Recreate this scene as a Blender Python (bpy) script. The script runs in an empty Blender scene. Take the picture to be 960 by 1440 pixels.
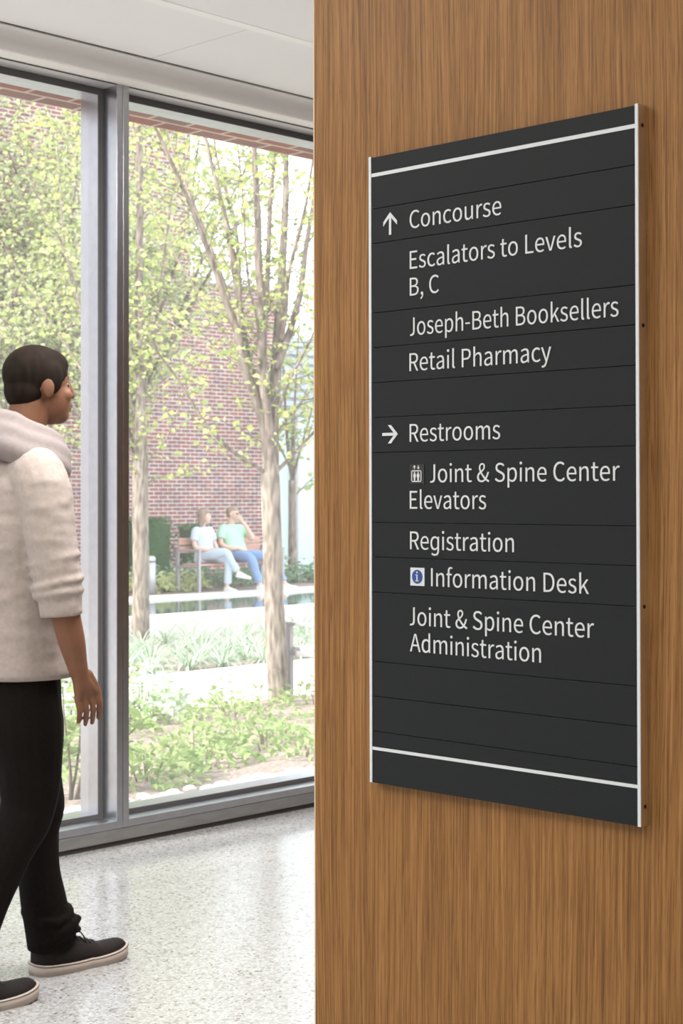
import bpy, bmesh, math, random
from mathutils import Vector, Matrix, noise
random.seed(7)
SC = bpy.context.scene
COL = SC.collection
R = math.radians

# ------------------------------------------------------------------ camera, world, sun, lamps, exposure
cam_d = bpy.data.cameras.new('camera')
cam_d.sensor_width = 36.0
cam_d.lens = 2280.0 / 1440.0 * 36.0
cam_d.shift_y = -53.0 / 1440.0
cam_d.clip_start = 0.05
cam_d.clip_end = 300
cam = bpy.data.objects.new('camera', cam_d)
COL.objects.link(cam)
cam.matrix_world = (Matrix.Translation((0, 0, 1.35)) @ Matrix.Rotation(R(-45.94), 4, 'Z')
                    @ Matrix.Rotation(R(90.75), 4, 'X') @ Matrix.Rotation(R(-0.10), 4, 'Z'))
cam_d.dof.use_dof = True
cam_d.dof.focus_distance = 2.55
cam_d.dof.aperture_fstop = 18.0
SC.camera = cam

world = bpy.data.worlds.new('sky'); SC.world = world; world.use_nodes = True
bgn = world.node_tree.nodes['Background']
bgn.inputs[0].default_value = (0.86, 0.93, 1.0, 1)
bgn.inputs[1].default_value = 2.75

sun_d = bpy.data.lights.new('sun', 'SUN'); sun_d.energy = 7.4; sun_d.angle = R(9); sun_d.color = (1, 0.95, 0.88)
sun = bpy.data.objects.new('sun', sun_d); COL.objects.link(sun)
sun.rotation_euler = Vector((-0.84, 0.16, 0.62)).to_track_quat('Z', 'Y').to_euler()
sun.location = (0, 10, 20)

def area(name, loc, size, energy, color=(1, 1, 1), target=None):
    d = bpy.data.lights.new(name, 'AREA'); d.shape = 'RECTANGLE'; d.size, d.size_y = size
    d.energy = energy; d.color = color
    o = bpy.data.objects.new(name, d); COL.objects.link(o); o.location = loc
    if target: o.rotation_euler = (Vector(loc) - Vector(target)).to_track_quat('Z', 'Y').to_euler()
    return o
# unseen area lights at the lobby ceiling, plus an added fill from the left
area('unseen_ceiling_light', (-1.0, 1.2, 2.98), (1.2, 3.0), 46, (1, 0.96, 0.91))
area('unseen_ceiling_light', (-1.0, -2.2, 2.98), (1.2, 3.0), 40, (1, 0.96, 0.91))
area('unseen_ceiling_light', (0.2, 3.1, 2.98), (1.8, 1.4), 50, (1, 0.98, 0.95))  # added out of view to brighten the soffit, floor and walking man
area('unseen_ceiling_light', (3.2, 3.0, 2.98), (2.2, 1.4), 118, (1, 0.98, 0.96))  # added, hidden by the oak wall, to brighten the floor and soffit by the window
area('lobby_fill', (-5.2, 0.8, 1.6), (5.0, 2.6), 22, (1, 0.97, 0.93), target=(1.74, 0.8, 1.4))  # added fill towards the oak wall; no opening stands behind it

SC.view_settings.view_transform = 'Standard'
SC.view_settings.look = 'None'
SC.view_settings.gamma = 1.0
SC.view_settings.use_curve_mapping = False
SC.view_settings.exposure = 0.22
SC.cycles.use_denoising = True
SC.cycles.max_bounces = 10
SC.cycles.transparent_max_bounces = 16

# ------------------------------------------------------------------ materials
def mat(name, color=(.8, .8, .8), rough=.6, metal=0.0, spec=.5):
    m = bpy.data.materials.new(name); m.use_nodes = True
    b = m.node_tree.nodes['Principled BSDF']
    b.inputs['Base Color'].default_value = (*color, 1)
    b.inputs['Roughness'].default_value = rough
    b.inputs['Metallic'].default_value = metal
    b.inputs['Specular IOR Level'].default_value = spec
    return m
class NT:
    def __init__(s, m): s.t = m.node_tree; s.b = s.t.nodes.get('Principled BSDF')
    def n(s, k, **kw):
        x = s.t.nodes.new(k)
        for a, v in kw.items():
            if a.startswith('i_'): x.inputs[a[2:].replace('_', ' ')].default_value = v
            else: setattr(x, a, v)
        return x
    def l(s, a, b): s.t.links.new(a, b)
    def coords(s, scale=(1, 1, 1), kind='Object'):
        tc = s.n('ShaderNodeTexCoord'); mp = s.n('ShaderNodeMapping'); mp.inputs['Scale'].default_value = scale
        s.l(tc.outputs[kind], mp.inputs['Vector']); return mp.outputs['Vector']
    def noise(s, vec, scale, detail=3, rough=.5):
        x = s.n('ShaderNodeTexNoise'); x.inputs['Scale'].default_value = scale
        x.inputs['Detail'].default_value = detail; x.inputs['Roughness'].default_value = rough
        s.l(vec, x.inputs['Vector']); return x.outputs['Fac']
    def ramp(s, fac, stops):
        r = s.n('ShaderNodeValToRGB'); e = r.color_ramp.elements
        e[0].position, e[0].color = stops[0][0], (*stops[0][1], 1)
        e[1].position, e[1].color = stops[-1][0], (*stops[-1][1], 1)
        for p, c in stops[1:-1]:
            q = e.new(p); q.color = (*c, 1)
        s.l(fac, r.inputs[0]); return r.outputs['Color']
    def mix(s, a, b, fac, mode='MIX'):
        x = s.n('ShaderNodeMix', data_type='RGBA', blend_type=mode)
        if isinstance(fac, (int, float)): x.inputs[0].default_value = fac
        else: s.l(fac, x.inputs[0])
        for sock, v in ((x.inputs[6], a), (x.inputs[7], b)):
            if isinstance(v, tuple): sock.default_value = (*v, 1)
            else: s.l(v, sock)
        return x.outputs[2]
    def bump(s, h, strength=.3, dist=.01):
        x = s.n('ShaderNodeBump'); x.inputs['Strength'].default_value = strength; x.inputs['Distance'].default_value = dist
        s.l(h, x.inputs['Height']); s.l(x.outputs[0], s.b.inputs['Normal'])
    def base(s, c): s.l(c, s.b.inputs['Base Color'])

M = {}
def noisy(name, c1, c2, scale, rough=.7, stretch=(1, 1, 1), bump=0, bdist=.01, metal=0, spec=.5, detail=4):
    m = mat(name, c1, rough, metal, spec); k = NT(m)
    f = k.noise(k.coords(stretch), scale, detail)
    k.base(k.ramp(f, [(.32, c1), (.68, c2)]))
    if bump: k.bump(f, bump, bdist)
    M[name] = m; return m

# oak veneer: grain runs up the panel
m = mat('oak_veneer', rough=.5, spec=.2); k = NT(m); M['oak_veneer'] = m
tc = k.n('ShaderNodeTexCoord').outputs['Object']
def stretched(sy, sz):
    mp = k.n('ShaderNodeMapping'); mp.inputs['Scale'].default_value = (sy, sy, sz); k.l(tc, mp.inputs['Vector']); return mp.outputs['Vector']
wv = k.noise(stretched(1.5, .35), 2.0, 2)
add = k.n('ShaderNodeVectorMath', operation='ADD'); sc_ = k.n('ShaderNodeVectorMath', operation='SCALE'); sc_.inputs['Scale'].default_value = .05
cmb = k.n('ShaderNodeCombineXYZ'); k.l(wv, cmb.inputs['Y']); k.l(cmb.outputs[0], sc_.inputs[0])
k.l(tc, add.inputs[0]); k.l(sc_.outputs[0], add.inputs[1])
def warped(sy, sz):
    mp = k.n('ShaderNodeMapping'); mp.inputs['Scale'].default_value = (1, sy, sz); k.l(add.outputs[0], mp.inputs['Vector']); return mp.outputs['Vector']
f1 = k.noise(warped(260, 3.2), 1.0, 4, .7)
f2 = k.noise(warped(620, 14), 1.0, 2, .6)
f3 = k.noise(warped(24, .7), 1.0, 3, .5)
c1 = k.ramp(f1, [(.30, (.140, .061, .0165)), (.5, (.268, .126, .0375)), (.70, (.380, .195, .067))])
c2 = k.ramp(f2, [(.34, (.50, .44, .38)), (.47, (1, 1, 1))])
c3 = k.ramp(f3, [(.3, (.92, .91, .89)), (.7, (1.05, 1.06, 1.07))])
k.base(k.mix(k.mix(c1, c2, .75, 'MULTIPLY'), c3, 1.0, 'MULTIPLY'))
k.bump(f1, .12, .002)
M['oak_edge'] = mat('oak_edge', (.62, .50, .36), .5)

# terrazzo
m = mat('terrazzo', rough=.15, spec=.42); k = NT(m); M['terrazzo'] = m
v = k.coords()
vo = k.n('ShaderNodeTexVoronoi'); vo.inputs['Scale'].default_value = 150; k.l(v, vo.inputs['Vector'])
vo2 = k.n('ShaderNodeTexVoronoi'); vo2.inputs['Scale'].default_value = 75; k.l(v, vo2.inputs['Vector'])
sep = k.n('ShaderNodeSeparateColor'); k.l(vo.outputs['Color'], sep.inputs[0])
sep2 = k.n('ShaderNodeSeparateColor'); k.l(vo2.outputs['Color'], sep2.inputs[0])
chips = k.ramp(sep.outputs[0], [(.0, (.15, .12, .10)), (.025, (.19, .16, .135)), (.05, (.315, .305, .29)), (.45, (.385, .382, .375)), (.8, (.445, .445, .44)), (1., (.50, .505, .50))])
big = k.ramp(sep2.outputs[1], [(.0, (.60, .54, .47)), (.06, (.72, .66, .6)), (.12, (1, 1, 1)), (1, (1, 1, 1))])
k.base(k.mix(chips, big, .55, 'MULTIPLY'))

M['ceiling_paint'] = mat('ceiling_paint', (.93, .945, .955), .8, spec=.2)
M['slot_white'] = mat('slot_white', (.97, .97, .97), .4)
M['soffit_paint'] = mat('soffit_paint', (.90, .89, .87), .7, spec=.2)
M['plaster'] = mat('plaster', (.82, .80, .77), .8, spec=.2)
M['reveal_black'] = mat('reveal_black', (.015, .015, .015), .8)
M['frame_metal'] = noisy('frame_metal', (.42, .43, .455), (.46, .47, .495), 30, rough=.30, metal=1.0)
M['gasket'] = mat('gasket', (.085, .08, .08), .5)
M['head_metal_lit'] = mat('head_metal_lit', (.55, .55, .57), .6, .4)  # paler copy of the frame paint; the underside's brightness is in the colour
M['curb_metal'] = noisy('curb_metal', (.22, .215, .21), (.28, .275, .27), 6, rough=.45, metal=.4, stretch=(1, 1, 8))
M['toe_shadow'] = mat('toe_shadow', (.05, .04, .035), .7)  # shadow of the recess under the curb, put into the colour

# window pane: clear, with mirror reflection at grazing angles and veiling glare put in as a translucent mix
m = bpy.data.materials.new('pane_glass'); m.use_nodes = True; k = NT(m); k.t.nodes.clear(); M['pane_glass'] = m
out = k.n('ShaderNodeOutputMaterial'); tr = k.n('ShaderNodeBsdfTransparent'); tr.inputs[0].default_value = (.97, .985, .98, 1)
gl = k.n('ShaderNodeBsdfGlossy'); gl.inputs['Roughness'].default_value = .0
tl = k.n('ShaderNodeBsdfTranslucent'); tl.inputs[0].default_value = (.95, .97, 1, 1)
fr = k.n('ShaderNodeFresnel'); fr.inputs['IOR'].default_value = 1.45
mx0 = k.n('ShaderNodeMixShader'); mx0.inputs[0].default_value = .075; k.l(tr.outputs[0], mx0.inputs[1]); k.l(tl.outputs[0], mx0.inputs[2])
mx1 = k.n('ShaderNodeMixShader'); k.l(fr.outputs[0], mx1.inputs[0]); k.l(mx0.outputs[0], mx1.inputs[1]); k.l(gl.outputs[0], mx1.inputs[2])
k.l(mx1.outputs[0], out.inputs['Surface'])

# sign
M['sign_panel'] = noisy('sign_panel', (.0135, .016, .016), (.017, .0195, .0195), 400, rough=.6, spec=.15, bump=.05, bdist=.0005)
M['sign_white'] = mat('sign_white', (.64, .66, .67), .6, spec=.2)
M['sign_blue'] = mat('sign_blue', (.006, .045, .24), .45)
M['sign_black'] = mat('sign_black', (.012, .012, .013), .6)
M['aluminium'] = mat('aluminium', (.86, .85, .83), .32, 1.0)
M['rail_front'] = mat('rail_front', (.64, .68, .71), .5, spec=.2)
M['screw_dark'] = mat('screw_dark', (.05, .04, .035), .4, .8)

# masonry
def brick(name, a, b, mortar, row=.0677):
    m = mat(name, a, .85, spec=.2); k = NT(m); M[name] = m
    g = k.n('ShaderNodeTexCoord'); sx = k.n('ShaderNodeSeparateXYZ'); cx = k.n('ShaderNodeCombineXYZ')
    k.l(g.outputs['Object'], sx.inputs[0]); ad = k.n('ShaderNodeMath', operation='ADD')
    k.l(sx.outputs['X'], cx.inputs['X']); k.l(sx.outputs['Y'], ad.inputs[0]); k.l(sx.outputs['Z'], ad.inputs[1]); k.l(ad.outputs[0], cx.inputs['Y'])
    t = k.n('ShaderNodeTexBrick'); k.l(cx.outputs[0], t.inputs['Vector'])
    t.inputs['Color1'].default_value = (*a, 1); t.inputs['Color2'].default_value = (*b, 1); t.inputs['Mortar'].default_value = (*mortar, 1)
    t.inputs['Scale'].default_value = 1; t.inputs['Mortar Size'].default_value = .009; t.inputs['Bias'].default_value = -.1
    t.inputs['Brick Width'].default_value = .203; t.inputs['Row Height'].default_value = row
    # each brick's own tone
    nz = k.noise(cx.outputs[0], 3.5, 2)
    k.base(k.mix(t.outputs['Color'], k.ramp(nz, [(.35, (.75, .75, .8)), (.65, (1.15, 1.1, 1.1))]), .8, 'MULTIPLY'))
    return m
brick('wall_brick', (.34, .135, .11), (.21, .13, .135), (.60, .56, .52))
brick('lintel_brick', (.33, .15, .12), (.27, .19, .17), (.62, .55, .46), .102)
M['stone_white'] = noisy('stone_white', (.70, .69, .66), (.80, .79, .77), 3, rough=.7)
M['pool_wall'] = noisy('pool_wall', (.62, .60, .57), (.70, .68, .65), 4, rough=.7)
M['paving'] = noisy('paving', (.74, .72, .70), (.82, .81, .79), 5, rough=.8)
m = mat('water', (.05, .07, .07), .04, spec=.6); M['water'] = m; k = NT(m); k.bump(k.noise(k.coords(), 7, 2), .05, .02)
noisy('mulch', (.12, .085, .065), (.44, .36, .30), 48, rough=.95, bump=.5, bdist=.02, detail=8)
noisy('bark', (.10, .078, .06), (.38, .32, .26), 11, rough=.9, stretch=(3, 3, .7), bump=.5, bdist=.02, detail=6)
noisy('limb', (.095, .072, .058), (.33, .27, .225), 9, rough=.88, stretch=(3, 3, .7), bump=.4, bdist=.02, detail=6)
noisy('twig', (.115, .088, .07), (.32, .26, .21), 9, rough=.85, stretch=(3, 3, .7))
M['frost_glass'] = noisy('frost_glass', (.52, .66, .60), (.60, .73, .67), .6, rough=.25)
M['frost_pale'] = noisy('frost_pale', (.52, .64, .62), (.58, .69, .68), .6, rough=.25)
M['louver'] = mat('louver', (.40, .45, .49), .5)
M['bollard_metal'] = mat('bollard_metal', (.52, .52, .54), .4, .2)
M['bench_metal'] = mat('bench_metal', (.36, .35, .37), .35, .3)
M['bench_wood'] = noisy('bench_wood', (.48, .25, .18), (.58, .34, .26), 8, rough=.6, stretch=(.4, 6, 6))
M['bench_pale'] = noisy('bench_pale', (.60, .54, .52), (.70, .65, .63), 8, rough=.6, stretch=(.4, 6, 6))
noisy('pebble', (.60, .60, .60), (.86, .86, .86), 8, rough=.6)

def leafmat(name, a, b, trans=.45, rough=.5):
    m = bpy.data.materials.new(name); m.use_nodes = True; k = NT(m); M[name] = m
    k.b.inputs['Roughness'].default_value = rough; k.b.inputs['Specular IOR Level'].default_value = .3
    geo = k.n('ShaderNodeNewGeometry')
    c = k.ramp(geo.outputs['Random Per Island'], [(0, a), (1, b)])
    k.base(c)
    tl = k.n('ShaderNodeBsdfTranslucent'); k.l(c, tl.inputs[0])
    mx = k.n('ShaderNodeMixShader'); mx.inputs[0].default_value = trans
    k.l(k.b.outputs[0], mx.inputs[1]); k.l(tl.outputs[0], mx.inputs[2])
    k.l(mx.outputs[0], k.t.nodes['Material Output'].inputs['Surface']); return m
leafmat('leaf_tree', (.34, .45, .15), (.64, .66, .26))
leafmat('leaf_pale', (.46, .55, .28), (.72, .74, .46))
leafmat('leaf_ground', (.24, .37, .11), (.50, .58, .28))
leafmat('leaf_lime', (.62, .70, .32), (.82, .85, .52))
leafmat('leaf_strap', (.24, .36, .20), (.68, .74, .64), .3, .35)
leafmat('leaf_hedge', (.06, .15, .04), (.14, .27, .08), .25)
leafmat('leaf_blue', (.22, .36, .22), (.38, .52, .34), .3)
leafmat('leaf_variegated', (.40, .55, .30), (.85, .88, .78), .3)

# people
M['skin_dark'] = mat('skin_dark', (.19, .088, .05), .55, spec=.25)
M['skin_light'] = mat('skin_light', (.70, .45, .35), .5)
noisy('hair_black', (.012, .008, .006), (.020, .014, .010), 60, rough=.8, stretch=(1, 1, .2), spec=.08)
noisy('hair_fair', (.22, .15, .10), (.36, .26, .18), 60, rough=.55, stretch=(1, 1, .2))
noisy('knit_cream', (.335, .28, .25), (.38, .32, .285), 90, rough=.9, bump=.15, bdist=.004)
noisy('knit_mauve', (.225, .19, .18), (.255, .215, .205), 90, rough=.9, bump=.15, bdist=.004)
noisy('trouser_black', (.0055, .004, .0035), (.009, .0068, .006), 140, rough=.9, spec=.1, bump=.1, bdist=.002)
noisy('shoe_canvas', (.014, .011, .010), (.026, .020, .018), 300, rough=.85, spec=.2, bump=.1, bdist=.001)
M['shoe_rubber'] = mat('shoe_rubber', (.46, .385, .33), .55)
M['lace_dark'] = mat('lace_dark', (.03, .026, .025), .7)
M['scrub_blue'] = mat('scrub_blue', (.52, .59, .72), .85)
M['pale_cotton'] = mat('pale_cotton', (.48, .56, .66), .85)
M['mint_cotton'] = mat('mint_cotton', (.42, .68, .50), .85)
M['denim'] = noisy('denim', (.16, .26, .47), (.24, .36, .58), 40, rough=.85)
M['shoe_white'] = mat('shoe_white', (.7, .7, .68), .6)
M['lens_dark'] = mat('lens_dark', (.02, .02, .02), .2)

# ------------------------------------------------------------------ helpers
def link(o, parent=None):
    COL.objects.link(o)
    if parent is not None: o.parent = parent
    return o
def mesh_obj(name, bm, material, parent=None, smooth=False, bevel=0):
    me = bpy.data.meshes.new(name); bm.normal_update(); bm.to_mesh(me); bm.free()
    if material: me.materials.append(M[material] if isinstance(material, str) else material)
    if smooth:
        for p in me.polygons: p.use_smooth = True
    o = link(bpy.data.objects.new(name, me), parent)
    if bevel:
        b = o.modifiers.new('bevel', 'BEVEL'); b.width = bevel; b.segments = 2; b.limit_method = 'ANGLE'
    return o
def data_obj(name, verts, faces, material, parent=None, smooth=False):
    me = bpy.data.meshes.new(name); me.from_pydata(verts, [], faces)
    me.materials.append(M[material])
    if smooth:
        for p in me.polygons: p.use_smooth = True
    return link(bpy.data.objects.new(name, me), parent)
def struct(o): o['kind'] = 'structure'; return o
def tag(o, label, cat, group=None):
    o['label'] = label; o['category'] = cat
    if group: o['group'] = group
    return o
def thing(name, label, cat, loc=(0, 0, 0), rz=0, group=None):
    o = link(bpy.data.objects.new(name, None)); o.location = loc; o.rotation_euler = (0, 0, rz); o.empty_display_size = .1
    return tag(o, label, cat, group)
def box(bm, x0, x1, y0, y1, z0, z1):
    vs = [bm.verts.new((x, y, z)) for z in (z0, z1) for y in (y0, y1) for x in (x0, x1)]
    for f in ((0, 2, 3, 1), (4, 5, 7, 6), (0, 1, 5, 4), (2, 6, 7, 3), (0, 4, 6, 2), (1, 3, 7, 5)):
        bm.faces.new([vs[i] for i in f])
def boxes(*bs):
    bm = bmesh.new()
    for b in bs: box(bm, *b)
    return bm
def prism_x(bm, prof, x0, x1):
    a = [bm.verts.new((x0, y, z)) for y, z in prof]; b = [bm.verts.new((x1, y, z)) for y, z in prof]
    n = len(prof)
    for i in range(n): bm.faces.new((a[i], a[(i + 1) % n], b[(i + 1) % n], b[i]))
    bm.faces.new(a[::-1]); bm.faces.new(b)
    bmesh.ops.recalc_face_normals(bm, faces=bm.faces)
def frame_of(d):
    d = d.normalized(); u = d.cross(Vector((0, 0, 1)))
    if u.length < .05: u = d.cross(Vector((1, 0, 0)))
    u.normalize(); return u, d.cross(u)
def catmull(pts, k):
    P = [Vector(p) for p in pts]; res = []
    for i in range(len(P) - 1):
        a = P[max(i - 1, 0)]; b = P[i]; c = P[i + 1]; d = P[min(i + 2, len(P) - 1)]
        for j in range(k):
            t = j / k
            res.append(.5 * ((2 * b) + (c - a) * t + (2 * a - 5 * b + 4 * c - d) * t * t + (3 * b - a - 3 * c + d) * t ** 3))
    res.append(P[-1]); return res
def tube(V, F, pts, r0, r1, sides=7, rf=None):
    n = len(pts); base = len(V)
    for i, p in enumerate(pts):
        d = pts[min(i + 1, n - 1)] - pts[max(i - 1, 0)]
        u, w = frame_of(d); t = i / max(n - 1, 1); r = rf(t) if rf else r0 + (r1 - r0) * t
        for s in range(sides):
            a = 2 * math.pi * s / sides; V.append(p + u * (r * math.cos(a)) + w * (r * math.sin(a)))
    for i in range(n - 1):
        for s in range(sides):
            a = base + i * sides + s; b = base + i * sides + (s + 1) % sides
            F.append((a, b, b + sides, a + sides))
    F.append(tuple(base + s for s in range(sides))[::-1]); F.append(tuple(base + (n - 1) * sides + s for s in range(sides)))
def rods(*segs, sides=8):
    V, F = [], []
    for pts, r in segs: tube(V, F, [Vector(p) for p in pts], r, r, sides)
    return V, F
def leaf(V, F, p, d, up, L, W, fold=.25):
    """a six-sided pointed leaf folded on its midrib, from p along d"""
    d = d.normalized(); s = d.cross(up)
    if s.length < .01: s = Vector((1, 0, 0))
    s.normalize(); nrm = s.cross(d); b = len(V)
    V.extend([p, p + d * L * .35 + s * W * .5 + nrm * fold * W, p + d * L * .75 + s * W * .32 + nrm * fold * W * .7, p + d * L - nrm * L * .1,
              p + d * L * .75 - s * W * .32 + nrm * fold * W * .7, p + d * L * .35 - s * W * .5 + nrm * fold * W])
    F.append((b, b + 1, b + 2, b + 3)); F.append((b, b + 3, b + 4, b + 5))
def rdir(rng, zmin=-1.0, zmax=1.0):
    a = rng.random() * 2 * math.pi; z = rng.uniform(zmin, zmax); q = math.sqrt(max(0, 1 - z * z))
    return Vector((q * math.cos(a), q * math.sin(a), z))

# ------------------------------------------------------------------ the setting: lobby
YW = 4.978           # inner face of the glazing frame
X0, X1, YB = -5.6, 7.2, -4.4
CZ = 3.02            # ceiling height
bm = boxes((X0 - .2, X1 + .2, YB - .2, YW + .25, -.2, 0)); struct(mesh_obj('floor', bm, 'terrazzo'))
bm = boxes((X0, X1, YB, 4.225, CZ, CZ + .03), (X0, 3.925, 4.25, 4.808, CZ, CZ + .03), (3.929, X1, 4.25, 4.808, CZ, CZ + .03))
bm2 = bmesh.new()
box(bm2, X0 - .2, X1 + .2, YB - .2, YW + .20, CZ + .035, CZ + .25)
me = bpy.data.meshes.new('ceil'); bm2.to_mesh(me); bm2.free(); bm.from_mesh(me); bpy.data.meshes.remove(me)
ceil = struct(mesh_obj('ceiling', bm, 'ceiling_paint'))
bm = boxes((X0, X1, 4.8081, 4.8319, CZ + .004, CZ + .035)); struct(mesh_obj('trim_1', bm, 'reveal_black'))
bm = bmesh.new(); prism_x(bm, [(4.214, CZ - .0015), (4.261, CZ - .0015), (4.261, CZ - .0001), (4.249, CZ - .0001), (4.249, CZ + .034), (4.226, CZ + .034), (4.226, CZ - .0001), (4.214, CZ - .0001)], X0, X1)
struct(mesh_obj('trim_2', bm, 'slot_white'))
# the soffit that drops over the window head
prof = [(4.832, CZ + .034), (4.832, CZ), (4.858, CZ)]
for i in range(1, 9):
    a = math.pi / 2 * i / 8; prof.append((4.858 + .032 * math.sin(a), CZ - .032 + .032 * math.cos(a)))
prof += [(4.890, 2.952), (4.894, 2.947), (YW + .05, 2.947), (YW + .05, CZ + .034)]
bm = bmesh.new(); prism_x(bm, prof, X0, X1); o = struct(mesh_obj('trim_3', bm, 'soffit_paint'))
# closing walls (out of frame)
struct(mesh_obj('wall_left', boxes((X0 - .2, X0, YB, YW, 0, CZ + .03)), 'plaster'))
struct(mesh_obj('wall_right', boxes((X1, X1 + .2, YB, YW, 0, CZ + .03)), 'oak_veneer'))
struct(mesh_obj('wall_back', boxes((X0, X1, YB - .2, YB, 0, CZ + .03)), 'plaster'))
# oak-clad partition that carries the sign
WX, WY = 1.7404, 1.7425
o = struct(mesh_obj('wall_oak', boxes((WX, WX + .22, YB, WY - .0022, 0, CZ)), 'oak_veneer'))
struct(mesh_obj('trim_4', boxes((WX - .0002, WX + .22, WY - .0022, WY, 0, CZ)), 'oak_edge'))

# glazing: sill rail, head rail, mullions with glazing stops, panes
GD, GS = .0825, .05
ZS, ZH = .098, 2.9426
YG = YW + GD + GS + .012
struct(mesh_obj('baseboard_window', boxes((X0, X1, YW + .003, YW + .16, .021, .0665)), 'curb_metal'))
struct(mesh_obj('trim_5', boxes((X0, X1, YW + .012, YW + .15, 0, .0212)), 'toe_shadow'))
struct(mesh_obj('trim_6', boxes((X0, X1, YW, YW + .24, .068, ZS)), 'frame_metal', bevel=.002))
struct(mesh_obj('trim_7', boxes((X0, X1, YW, YW + .18, ZH, 2.9475)), 'reveal_black'))
struct(mesh_obj('trim_8', boxes((X0, X1, YW + .0005, YW + .19, ZH - .0012, ZH + .05)), 'head_metal_lit'))
PITCH = 1.47; XM = 3.926
for k_, i in enumerate(range(-6, 3)):
    xm = XM + PITCH * i
    o = struct(mesh_obj('trim_%d' % (9 + k_), boxes((xm - .030, xm - .001, YW - .001, YG + .06, .069, 2.947), (xm + .001, xm + .030, YW - .001, YG + .06, .069, 2.947)), 'frame_metal', bevel=.0015))
for k_, i in enumerate(range(-6, 2)):
    xa, xb = XM + PITCH * i + .030, XM + PITCH * (i + 1) - .030
    w = .0258; yf = YW + GD; zb, zt = ZS, ZH
    win = struct(link(bpy.data.objects.new('window_%d' % (k_ + 1), None))); win.location = (0, 0, 0)
    st = boxes((xa, xa + w, yf + .003, YG + .05, zb, zt), (xb - w, xb, yf + .003, YG + .05, zb, zt),
               (xa + w, xb - w, yf + .003, YG + .05, zb, zb + .0185), (xa + w, xb - w, yf + .003, YG + .05, zt - .029, zt))
    mesh_obj('glazing_stop', st, 'frame_metal', win)
    gk = boxes((xa, xa + w, yf, yf + .003, zb, zt), (xb - w, xb, yf, yf + .003, zb, zt),
               (xa + w, xb - w, yf, yf + .003, zb, zb + .0185), (xa + w, xb - w, yf, yf + .003, zt - .029, zt))
    mesh_obj('gasket', gk, 'gasket', win)
    V = [(xa + w, YG, zb + .018), (xb - w, YG, zb + .018), (xb - w, YG, zt - .029), (xa + w, YG, zt - .029)]
    data_obj('pane', V, [(0, 1, 2, 3)], 'pane_glass', win)
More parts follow.
